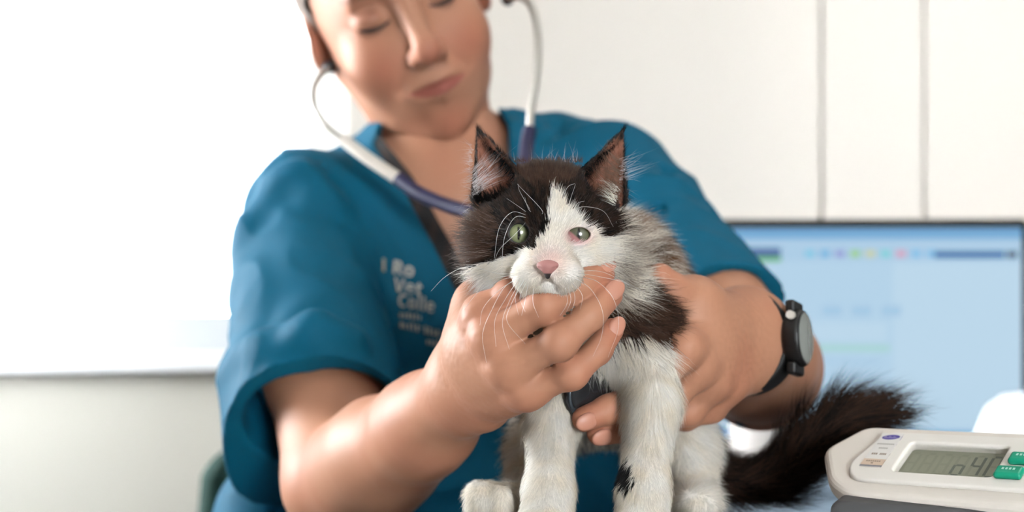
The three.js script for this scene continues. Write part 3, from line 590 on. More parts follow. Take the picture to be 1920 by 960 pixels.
// ------------------------------------------------------------------ stethoscope
{
  const s = thing('stethoscope', 'stethoscope with pale metal ear tubes and violet tubing worn by the vet', 'stethoscope');
  const steel = std(196, 190, 180, 0.35, { metalness: 0.55 }), pale = std(214, 204, 192, 0.45), violet = std(16, 12, 54, 0.5);
  const earR = at(617, 126, 1.245), earL = at(952, -2, 1.225);
  const tL = obj('ear_tube', tube([earR, at(598, 146, 1.21), at(587, 172, 1.18), at(590, 205, 1.165), at(612, 236, 1.155), at(645, 263, 1.15)], 0.0028, 50), steel, s);
  obj('ear_tip', new THREE.SphereGeometry(0.006, 20, 14).translate(earR.x, earR.y, earR.z), std(50, 50, 55, 0.5), tL);
  obj('ear_tube_sleeve', tube([at(643, 261, 1.15), at(690, 297, 1.14), at(749, 337, 1.13)], 0.0052, 30), pale, s);
  const tR = obj('ear_tube', tube([earL, at(975, -6, 1.19), at(998, 14, 1.165), at(1009, 70, 1.15), at(1005, 150, 1.14), at(996, 205, 1.135), at(993, 246, 1.13)], 0.0033, 60), steel, s);
  obj('ear_tip', new THREE.SphereGeometry(0.006, 20, 14).translate(earL.x, earL.y, earL.z), std(50, 50, 55, 0.5), tR);
  const yoke = at(985, 452, 1.045);
  obj('tubing', tube([at(747, 336, 1.13), at(790, 365, 1.115), at(840, 386, 1.1), at(885, 400, 1.085), at(940, 425, 1.06), yoke], 0.0058, 50, 16), violet, s);
  obj('tubing', tube([at(993, 243, 1.13), at(988, 275, 1.12), at(985, 340, 1.085), yoke], 0.0058, 40, 16), violet, s);
  obj('tubing', tube([yoke, at(1000, 520, 1.03), at(1010, 660, 1.01), at(1020, 790, 0.98), at(1045, 830, 0.92), at(1080, 790, 0.85), at(1098, 752, 0.81)], 0.006, 70, 16), violet, s);
  const chest = at(1101, 738, 0.778), m = frame(chest, V(0.9, 0.1, -0.45), V(0, 1, 0)), lathe = (pts) => new THREE.LatheGeometry(pts.map(([r, y]) => new THREE.Vector2(r, y)), 48).rotateX(Math.PI / 2).applyMatrix4(m);
  obj('chestpiece', lathe([[0, -0.008], [0.012, -0.007], [0.0155, -0.001], [0.0165, 0.003], [0.016, 0.006], [0.0135, 0.007], [0, 0.006]]), std(24, 26, 30, 0.25, { clearcoat: 0.6 }), s);
  obj('diaphragm_ring', new THREE.TorusGeometry(0.0145, 0.0014, 12, 48).translate(0, 0, 0.0062).applyMatrix4(m), std(60, 66, 72, 0.25, { metalness: 0.6 }), s);
}
// ------------------------------------------------------------------ wristwatch
{
  const w = thing('wristwatch', 'black smartwatch with round face on the vet\'s wrist', 'watch');
  const axis = V(-0.45, 0.17, 0.86).normalize(), n = V(0.92, 0.06, 0.39); n.addScaledVector(axis, -n.dot(axis)).normalize();
  const c = at(1393, 642, 0.862), m = frame(c, n, axis.clone().cross(n)), black = std(9, 9, 10, 0.5), band = std(8, 8, 9, 0.65);
  // the band follows the wrist all round
  const up = axis.clone().cross(n).normalize(), pos = [], idx = [], N = 72, prof = [[-0.011, 0], [-0.011, 0.0026], [-0.009, 0.0034], [0.009, 0.0034], [0.011, 0.0026], [0.011, 0]];
  for (let i = 0; i <= N; i++) {
    const a = i / N * 2 * Math.PI, dir = n.clone().multiplyScalar(Math.cos(a)).addScaledVector(up, Math.sin(a));
    for (const [ax, h] of prof) { const q = c.clone().addScaledVector(axis, ax); let r = 0.055; while (r > 0.01 && armL(q.x + dir.x * r, q.y + dir.y * r, q.z + dir.z * r) > 0) r -= 0.0004; r = Math.min(r, 0.034); r = mix(r, 0.0275, 0.6) + h; q.addScaledVector(dir, r); pos.push(q.x, q.y, q.z); }
    if (i < N) for (let j = 0; j < 5; j++) { const o = i * 6 + j; idx.push(o, o + 1, o + 6, o + 1, o + 7, o + 6); }
  }
  const g = new THREE.BufferGeometry(); g.setAttribute('position', new THREE.Float32BufferAttribute(pos, 3)); g.setIndex(idx); g.computeVertexNormals();
  band.side = THREE.DoubleSide; obj('strap', g, band, w);
  const K = frame(c.clone().addScaledVector(n, 0.0345).addScaledVector(up, 0.001), axis, up), fix = (q) => q.applyMatrix4(K);   // case frame: x along the arm, y up, z = out or in
  const out = V(0, 0, 1).transformDirection(K).dot(n) > 0 ? 1 : -1, lathe = (pts) => fix(new THREE.LatheGeometry(pts.map(([r, y]) => new THREE.Vector2(r, y)), 56).rotateX(out * Math.PI / 2));
  obj('case', lathe([[0, -0.007], [0.0135, -0.007], [0.0165, -0.004], [0.0172, 0.002], [0.0165, 0.0042], [0.0155, 0.0048], [0, 0.0044]]), black, w);
  obj('crystal', lathe([[0, 0.0046], [0.0153, 0.0046], [0.0148, 0.0053], [0, 0.0056]]), std(150, 155, 150, 0.2, { clearcoat: 1, clearcoatRoughness: 0.05 }), w);
  for (const [x, y] of [[0.0122, 0.0122]]) obj('crown', fix(new THREE.CylinderGeometry(0.0026, 0.0026, 0.004, 20).rotateZ(-Math.PI / 2).translate(x + 0.0025, y, 0)), std(206, 200, 190, 0.35), w);
  obj('lug', fix(mergeGeometries([rbox(0.02, 0.008, 0.006, 0.002, 0, 0.0185, -0.002 * out), rbox(0.02, 0.008, 0.006, 0.002, 0, -0.0185, -0.002 * out)])), black, w);
}

// ------------------------------------------------------------------ the kitten
const kitten = thing('kitten', 'black and white long-haired kitten held upright by the vet\'s hands', 'kitten');
const H = at(1028, 432, 0.768), U = 0.74 / F;                  // middle of the head; metres per unit of the face drawing
const face = (X, Y) => [H.x + (X - 1028) * U, H.y - (Y - 432) * U];
const FP = (X, Y, d) => { const [x, y] = face(X, Y); return V(x, y, -d); };
const eyeL = at(973, 438, 0.7435), eyeR = at(1083, 441, 0.7445), EYE = 0.0086;
// ears: hollow cones open to the front
function ear(base, tip, r, side) {
  const fwd = V(side * 0.16, 0.05, 1).normalize(), outer = cone(base, tip, r, 0.0012), inner = cone(base.clone().addScaledVector(fwd, 0.0085), tip.clone().addScaledVector(fwd, 0.002), r * 0.93, 0.0004);
  const front = base.clone().addScaledVector(fwd, r * 0.42);
  return (x, y, z) => { let d = outer(x, y, z); d = Math.max(d, (x - front.x) * fwd.x + (y - front.y) * fwd.y + (z - front.z) * fwd.z); return smax(d, -inner(x, y, z), 0.001); };
}
const earTipL = at(899, 245, 0.780), earTipR = at(1165, 248, 0.780), earBaseL = at(938, 358, 0.764), earBaseR = at(1125, 358, 0.764);
const earL = ear(earBaseL, earTipL, 0.0162, -0.6), earR = ear(earBaseR, earTipR, 0.0158, 0.6);
const bowl = (b, t, s) => { const a = t.clone().sub(b).normalize(), f = V(s * 0.16, 0.05, 1).normalize(); return cone(b.clone().addScaledVector(a, 0.0035).addScaledVector(f, 0.0085), b.clone().addScaledVector(a, 0.02).addScaledVector(f, 0.005), 0.0105, 0.008); };
const innerOf = (b, t, r, s) => { const f = V(s * 0.16, 0.05, 1).normalize(); return [cone(b.clone().addScaledVector(f, 0.0085), t.clone().addScaledVector(f, 0.002), r * 0.93, 0.0004), bowl(b, t, s)]; };
const innerL = innerOf(earBaseL, earTipL, 0.0162, -0.6), innerR = innerOf(earBaseR, earTipR, 0.0158, 0.6);
const socket = (e, rx, ry, tilt) => (x, y, z) => { const c = Math.cos(tilt), s = Math.sin(tilt), u = x - e.x, v = y - e.y, k = Math.hypot((u * c + v * s) / rx, (-u * s + v * c) / ry); return Math.max((k - 1) * Math.min(rx, ry), e.z - z); };
const headKit = blend([
  [ellipsoid(at(1028, 418, 0.772), 0.0335, 0.0320, 0.0365), 0.01], [ellipsoid(at(1028, 445, 0.772), 0.0360, 0.0250, 0.034), 0.02],
  [ellipsoid(at(955, 468, 0.767), 0.0185, 0.0175, 0.019), 0.02], [ellipsoid(at(1103, 468, 0.767), 0.0185, 0.0175, 0.019), 0.02],
  [ellipsoid(at(962, 494, 0.752), 0.0150, 0.0125, 0.0130), 0.014], [ellipsoid(at(1094, 494, 0.752), 0.0150, 0.0125, 0.0130), 0.014],
  [cone(at(1028, 420, 0.748), at(1027, 492, 0.722), 0.0150, 0.0082), 0.014],
  [ellipsoid(at(1003, 515, 0.727), 0.0115, 0.0098, 0.0115), 0.006], [ellipsoid(at(1051, 515, 0.727), 0.0115, 0.0098, 0.0115), 0.006],
  [ellipsoid(at(1026, 542, 0.732), 0.0110, 0.0085, 0.010), 0.008],
  [cone(at(1027, 517, 0.710), at(1027, 530, 0.715), 0.0007, 0.0007), 0.003, -1],
  [cone(at(1027, 529, 0.7165), at(1004, 534, 0.7205), 0.0005, 0.0003), 0.003, -1], [cone(at(1027, 529, 0.7165), at(1050, 534, 0.7205), 0.0005, 0.0003), 0.003, -1],
  [ball(eyeL, EYE + 0.0012), 0.008], [ball(eyeR, EYE + 0.0012), 0.008],
  [earL, 0.004], [earR, 0.004], [bowl(earBaseL, earTipL, -0.6), 0.003, -1], [bowl(earBaseR, earTipR, 0.6), 0.003, -1],
  [socket(eyeL, 0.0056, 0.0054, 0), 0.0008, -1], [socket(eyeR, 0.0062, 0.0040, 0.08), 0.0008, -1],
]);
const chestC = at(1130, 612, 0.812), rumpC = at(1150, 690, 0.91);
const tailPath = spline([at(1250, 800, 0.935), at(1310, 880, 0.915), at(1390, 915, 0.90), at(1465, 892, 0.89), at(1525, 825, 0.88), at(1585, 782, 0.875), at(1645, 778, 0.875)]), tailPts = tailPath.getSpacedPoints(9);
const legFR = [at(1205, 620, 0.79), at(1222, 760, 0.766), at(1207, 925, 0.741), at(1203, 1000, 0.737)];
const legFL = [at(1065, 640, 0.80), at(1036, 790, 0.782), at(1030, 925, 0.757), at(1026, 995, 0.752)];
const TABLE = 0.9;
const foot = (p, r) => V(p.x, TABLE + 0.001 + r, p.z);
const bodyKit = blend([
  [ellipsoid(chestC, 0.036, 0.040, 0.036), 0.03],
  [cone(at(1050, 470, 0.79), at(1120, 590, 0.81), 0.031, 0.034), 0.03],
  [cone(at(1160, 500, 0.84), at(1185, 560, 0.875), 0.031, 0.036), 0.03],
  [ellipsoid(rumpC, 0.043, 0.046, 0.052), 0.05],
  [cone(legFR[0], legFR[1], 0.0165, 0.0135), 0.02], [cone(legFR[1], legFR[2], 0.0135, 0.0118), 0.012], [cone(legFR[2], legFR[3], 0.0118, 0.0122), 0.01],
  [ellipsoid(foot(at(1200, 0, 0.727), 0.0105), 0.0148, 0.0105, 0.0165), 0.010],
  ...[-0.009, -0.003, 0.003, 0.009].map((o, i) => [ellipsoid(foot(at(1199, 0, 0.716), 0.0075).add(V(o, 0, i % 3 ? 0.003 : 0)), 0.0038, 0.0072, 0.0075), 0.003]),
  [cone(legFL[0], legFL[1], 0.0165, 0.0128), 0.02], [cone(legFL[1], legFL[2], 0.0128, 0.0115), 0.012], [cone(legFL[2], legFL[3], 0.0115, 0.012), 0.01],
  [ellipsoid(foot(at(1022, 0, 0.742), 0.0105), 0.0148, 0.0105, 0.0165), 0.010],
  ...[-0.009, -0.003, 0.003, 0.009].map((o, i) => [ellipsoid(foot(at(1020, 0, 0.731), 0.0075).add(V(o, 0, i % 3 ? 0.003 : 0)), 0.0038, 0.0072, 0.0075), 0.003]),
  // hind legs
  [cone(at(1240, 740, 0.9), at(1285, 840, 0.855), 0.026, 0.0165), 0.03], [cone(at(1285, 840, 0.855), foot(at(1296, 0, 0.832), 0.012), 0.0165, 0.012), 0.015], [ellipsoid(foot(at(1300, 0, 0.815), 0.0105), 0.0145, 0.0105, 0.022), 0.012],
  [cone(at(1060, 740, 0.9), at(1005, 845, 0.862), 0.026, 0.015), 0.03], [cone(at(1005, 845, 0.862), foot(at(990, 0, 0.82), 0.012), 0.014, 0.011), 0.015],
  [cone(foot(at(990, 0, 0.81), 0.0125), foot(at(930, 0, 0.785), 0.0125), 0.0125, 0.0135), 0.012], [ellipsoid(foot(at(905, 0, 0.776), 0.0115).add(V(0, 0.006, 0)), 0.0110, 0.0125, 0.013), 0.008], [ellipsoid(foot(at(940, 0, 0.772), 0.0115).add(V(0, 0.005, 0)), 0.0085, 0.0115, 0.012), 0.004],
  ...tailPts.slice(1).map((p, i) => [cone(tailPts[i], p, mix(0.012, 0.0085, i / 8), mix(0.012, 0.0085, (i + 1) / 8)), 0.012]),
]);
const kit = (x, y, z) => { const b = bodyKit(x, y, z); return (y > H.y - 0.06 && z > -0.86 && Math.hypot(x - H.x, y - H.y, z - H.z) < 0.1) ? smin(headKit(x, y, z), b, 0.014) : b; };

// coat colours
const WHITE = rgb(252, 248, 240), CREAM = rgb(248, 238, 221), BLACK = rgb(15, 12, 11), BROWN = rgb(82, 60, 47), TAN = rgb(122, 96, 76), PINK = rgb(222, 172, 166), GREY = rgb(150, 142, 140);
const whiteFace = [[1033, 348], [1050, 374], [1064, 394], [1080, 404], [1094, 424], [1112, 430], [1128, 447], [1150, 446], [1160, 428], [1158, 400], [1163, 384], [1220, 384], [1240, 640], [860, 640], [868, 508], [900, 496], [928, 487], [950, 483], [966, 476], [985, 465], [999, 472], [1002, 453], [1018, 441], [1024, 424], [1026, 395]];
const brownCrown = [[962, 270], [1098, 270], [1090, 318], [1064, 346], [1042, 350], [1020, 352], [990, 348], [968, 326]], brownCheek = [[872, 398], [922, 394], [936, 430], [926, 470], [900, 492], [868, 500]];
const inHead = (x, y, z) => step(0.062, 0.05, Math.hypot((x - H.x) * 0.92, y - H.y - 0.006, (z - H.z) * 0.9)) * step(-0.81, -0.795, z);
const isHead = (x, y, z) => { const d = Math.hypot(x - H.x, y - H.y), Y = 432 - (y - H.y) / U; return z > -0.805 && Y < 580 && (d < 0.06 || (Y < 400 && d < 0.09)); };
function coat(x, y, z) {
  const X0 = 1028 + (x - H.x) / U, Y0 = 432 - (y - H.y) / U;
  const j = noise(x * 420, y * 420, z * 420) * 5 + noise(x * 1300, y * 400, z * 900) * 4, X = X0 + j, Y = Y0 + noise(x * 380, y * 380 + 9, z * 380) * 5;
  const n1 = noise(x * 110, y * 110, z * 110), n2 = noise(x * 420, y * 180, z * 420);
  if (isHead(x, y, z)) {
    if (Y0 < 392 && Math.min(earL(x, y, z), earR(x, y, z)) < 0.0035 && (Math.abs(X0 - 1028) > 62 || Y0 < 300)) {
      const left = X0 < 1028, b = left ? earBaseL : earBaseR, t = left ? earTipL : earTipR, ax = t.clone().sub(b), k = ((x - b.x) * ax.x + (y - b.y) * ax.y) / (ax.x ** 2 + ax.y ** 2), cx = b.x + ax.x * k, hw = mix(0.0155, 0.0012, clamp(k)), e = Math.abs(x - cx) / hw;
      const ci = left ? innerL : innerR, inner = Math.abs(ci[0](x, y, z)) < 0.0011 || ci[1](x, y, z) < 0.0012;
      if (inner && e < 0.8 && k < 0.86) { return mixc(rgb(166, 108, 86), BROWN, clamp(0.38 + n2 * 0.6)); }
      return mixc(BLACK, BROWN, clamp(0.2 + n2 * 0.6));
    }
    if (inside(whiteFace, X, Y)) {
      let c = mixc(WHITE, CREAM, clamp(0.35 + n1));
      const nose = Math.hypot((X0 - 1027) / 30, (Y0 - 492) / 26); c = mixc(c, PINK, 0.55 * Math.exp(-nose * nose));
      const rim = Math.hypot((X0 - 1080) / 26, (Y0 - 446) / 17); c = mixc(c, rgb(216, 150, 152), 0.75 * Math.exp(-(rim ** 4)));
      if (X0 < 915 && Y0 < 540) c = mixc(c, GREY, 0.35 * clamp(0.5 + n2 * 2));
      const st = Math.hypot((X0 - 995) / 7, (Y0 - 490) / 14); c = mixc(c, rgb(214, 186, 138), 0.45 * Math.exp(-st * st) * clamp(0.6 + n2));
      if (X0 > 1120) c = mixc(c, n2 + n1 > 0.0 ? TAN : CREAM, 0.7 * step(1125, 1165, X0));
      return c;
    }
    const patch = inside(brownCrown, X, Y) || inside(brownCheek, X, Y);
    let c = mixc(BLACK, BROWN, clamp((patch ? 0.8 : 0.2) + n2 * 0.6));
    return c;
  }
  // body, by place: u right, h above the table, w depth
  const h = y - TABLE, PX = 960 + x * F / -z, PY = 480 - (y - CY) * F / -z;
  let td = 9; for (const p of tailPts) td = Math.min(td, Math.hypot(x - p.x, y - p.y, z - p.z));
  if (td < 0.03 && z < -0.86 && x > rumpC.x + 0.045) return mixc(BLACK, BROWN, clamp(0.35 + n2));
  const w = -z;
  if (h < 0.1 && w < 0.80 && h > 0) {                          // front legs and paws
    const spot = Math.hypot((x - legFR[2].x + 0.0105) / 0.004, (y - legFR[2].y - 0.010) / 0.007); if (spot + n2 * 0.6 < 1) return BLACK;
    return mixc(WHITE, CREAM, clamp(0.45 + n1));
  }
  const side = x - mix(chestC.x, rumpC.x, clamp((w - 0.8) / 0.1));
  if (w < 0.86) {
    // shoulder patch, brown ruff, white chest
    const patch = y < at(0, 515, 0.8).y && y > at(0, 628, 0.8).y + n1 * 0.004 && side > -0.006 + n2 * 0.004; if (patch) return mixc(BLACK, BROWN, clamp(0.55 + n2));
    if (y >= at(0, 520, 0.8).y && side > 0.006) return n1 * 0.6 + n2 > 0.14 - 0.1 * step(0.03, 0.0, side) ? mixc(WHITE, CREAM, 0.6) : mixc(rgb(96, 68, 48), rgb(140, 104, 74), clamp(0.4 + n1));
    return mixc(WHITE, CREAM, clamp(0.4 + n1));
  }
  if (h < 0.075) { if (x > rumpC.x + 0.055 || x < rumpC.x - 0.06 + n1 * 0.01) return n2 > -0.05 ? mixc(WHITE, CREAM, 0.5) : mixc(BLACK, BROWN, 0.3); return n1 + n2 * 0.5 > 0.12 ? GREY : mixc(WHITE, CREAM, 0.6); }
  if (h < 0.10 && Math.abs(side) < 0.035) return n1 > 0 ? mixc(WHITE, GREY, 0.5) : mixc(BROWN, GREY, 0.3);
  return mixc(BLACK, BROWN, clamp(0.5 + n1 + n2));
}
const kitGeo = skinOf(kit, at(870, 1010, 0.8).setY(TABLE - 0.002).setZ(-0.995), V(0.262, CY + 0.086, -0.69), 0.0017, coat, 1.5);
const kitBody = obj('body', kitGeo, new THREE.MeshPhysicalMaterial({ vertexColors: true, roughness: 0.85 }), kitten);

// eyes
for (const [e, right] of [[eyeL, 0], [eyeR, 1]]) {
  const g = new THREE.SphereGeometry(EYE, 96, 72), a = g.attributes.position, c = new Float32Array(a.count * 3), iris = right ? rgb(106, 108, 90) : rgb(146, 151, 112), rim = rgb(110, 116, 84), dark = rgb(14, 12, 12), third = rgb(178, 128, 126);
  for (let i = 0; i < a.count; i++) {
    const x = a.getX(i) / EYE + (right ? -0.03 : 0.02), y = a.getY(i) / EYE, z = a.getZ(i), r = Math.hypot(x, y);
    let k = mixc(iris, rim, step(0.35, 0.62, r) * 0.8 + 0.25 * noise(Math.atan2(y, x) * 6, r * 9, 3)); k = mixc(k, dark, step(0.60, 0.68, r));
    k = mixc(k, dark, step(1.15, 0.85, Math.hypot(x / 0.10, y / 0.42)));
    if (right) k = mixc(k, third, step(0.0, 0.14, -0.62 * x - 0.72 * y - 0.10));
    if (z < 0) k = dark;
    c.set(k, i * 3);
  }
  g.setAttribute('color', new THREE.BufferAttribute(c, 3)); g.translate(e.x, e.y, e.z);
  obj('eye', g, new THREE.MeshPhysicalMaterial({ vertexColors: true, roughness: 0.25, clearcoat: 1, clearcoatRoughness: 0.03 }), kitten).userData.label = right ? 'half-closed grey-green eye with pink rim' : 'wide open green eye with slit pupil';
  if (!right) { const rimG = new THREE.TorusGeometry(0.0056, 0.0008, 10, 48).translate(e.x, e.y, e.z + 0.0069); obj('eye_rim', rimG, std(18, 15, 15, 0.4), kitten); }
}
// nose: a soft triangle with two nostrils and a dark cleft
{
  const c = at(1027, 503, 0.7095), q = (x, y, z) => V(c.x + x, c.y + y, c.z + z);
  const f = blend([[cone(q(-0.0042, 0.0016, -0.0012), q(0.0042, 0.0016, -0.0012), 0.0012, 0.0012), 0.002], [cone(q(-0.002, 0.001, -0.0002), q(0.002, 0.001, -0.0002), 0.0018, 0.0018), 0.003], [cone(q(0, 0.001, 0.0005), q(0, -0.0042, -0.0006), 0.0022, 0.0012), 0.004], [cone(q(-0.0030, -0.0004, 0.0030), q(-0.0046, 0.0002, 0.0010), 0.0006, 0.0005), 0.001, -1], [cone(q(0.0030, -0.0004, 0.0030), q(0.0046, 0.0002, 0.0010), 0.0006, 0.0005), 0.001, -1]]);
  obj('nose', skinOf(f, q(-0.009, -0.009, -0.006), q(0.009, 0.007, 0.006), 0.0004, (x, y) => mixc(rgb(168, 116, 110), rgb(30, 20, 20), step(0.0022, 0.0030, c.y - y) * step(0.0028, 0.0020, Math.abs(x - c.x)))), new THREE.MeshPhysicalMaterial({ vertexColors: true, roughness: 0.6 }), kitten).userData.label = 'pink nose with dark tip';
}
// whiskers
{
  const m = new THREE.MeshPhysicalMaterial({ color: col(250, 248, 244), roughness: 0.4, transmission: 0.3, thickness: 0 });
  const w = (...p) => obj('whisker', tube(p.map((q) => at(...q)), (t) => 0.000125 * (1.05 - t * 0.7), 22, 5), m, kitten), d = 0.716;
  // left cheek, drooping
  w([968, 522, d], [945, 540, 0.706], [925, 575, 0.70], [905, 625, 0.70], [912, 680, 0.702]);
  w([972, 524, d], [948, 560, 0.703], [928, 600, 0.70], [930, 650, 0.70]);
  w([976, 527, d], [955, 565, 0.702], [942, 605, 0.70], [955, 655, 0.70]);
  w([980, 530, d], [958, 572, 0.702], [950, 600, 0.70], [985, 645, 0.70]);
  w([970, 518, d], [940, 525, 0.707], [900, 545, 0.705], [870, 580, 0.71]);
  w([970, 514, d], [930, 512, 0.706], [880, 500, 0.715], [836, 518, 0.73], [808, 546, 0.74]);
  w([985, 532, d], [975, 560, 0.707], [985, 585, 0.705]); w([990, 534, d], [983, 570, 0.706], [978, 592, 0.704]);
  w([965, 516, d], [935, 520, 0.706], [905, 528, 0.706]); w([1000, 540, 0.716], [1000, 570, 0.708], [1010, 595, 0.705]);
  w([975, 520, d], [935, 545, 0.704], [905, 580, 0.70], [900, 610, 0.70]); w([982, 526, d], [966, 556, 0.703], [972, 590, 0.70]);
  // right cheek
  w([1082, 518, d], [1120, 528, 0.706], [1150, 560, 0.702], [1160, 610, 0.702], [1140, 670, 0.705]);
  w([1080, 522, d], [1110, 545, 0.704], [1130, 585, 0.70], [1128, 630, 0.70], [1112, 668, 0.70]);
  w([1084, 512, d], [1120, 518, 0.706], [1165, 528, 0.71], [1210, 548, 0.72]); w([1084, 508, d], [1130, 510, 0.708], [1180, 535, 0.71]);
  w([1070, 535, d], [1078, 560, 0.706], [1070, 590, 0.704]); w([1065, 536, d], [1070, 565, 0.705], [1062, 585, 0.704]); w([1060, 540, d], [1063, 570, 0.706], [1050, 592, 0.704]); w([1074, 530, d], [1092, 556, 0.704], [1088, 580, 0.702]);
  // brows
  w([998, 400, 0.735], [985, 378, 0.727], [972, 352, 0.722], [972, 345, 0.72]); w([1000, 402, 0.735], [990, 390, 0.727], [984, 370, 0.722]); w([1003, 402, 0.735], [1018, 398, 0.727], [970, 345, 0.72]); w([996, 404, 0.735], [965, 382, 0.727], [950, 372, 0.722]);
  w([994, 406, 0.735], [960, 398, 0.724], [937, 425, 0.718], [926, 490, 0.72]); w([994, 410, 0.735], [965, 408, 0.722], [946, 445, 0.718], [941, 500, 0.72]); w([990, 412, 0.735], [965, 440, 0.718], [935, 470, 0.718], [925, 500, 0.72]);
  w([1062, 392, 0.738], [1056, 375, 0.73], [1065, 350, 0.725], [1078, 344, 0.722]); w([1064, 393, 0.738], [1070, 372, 0.728], [1079, 346, 0.722]); w([1072, 398, 0.738], [1085, 380, 0.728], [1096, 377, 0.724]); w([1074, 402, 0.738], [1090, 388, 0.728], [1130, 395, 0.724], [1150, 425, 0.73]);
}

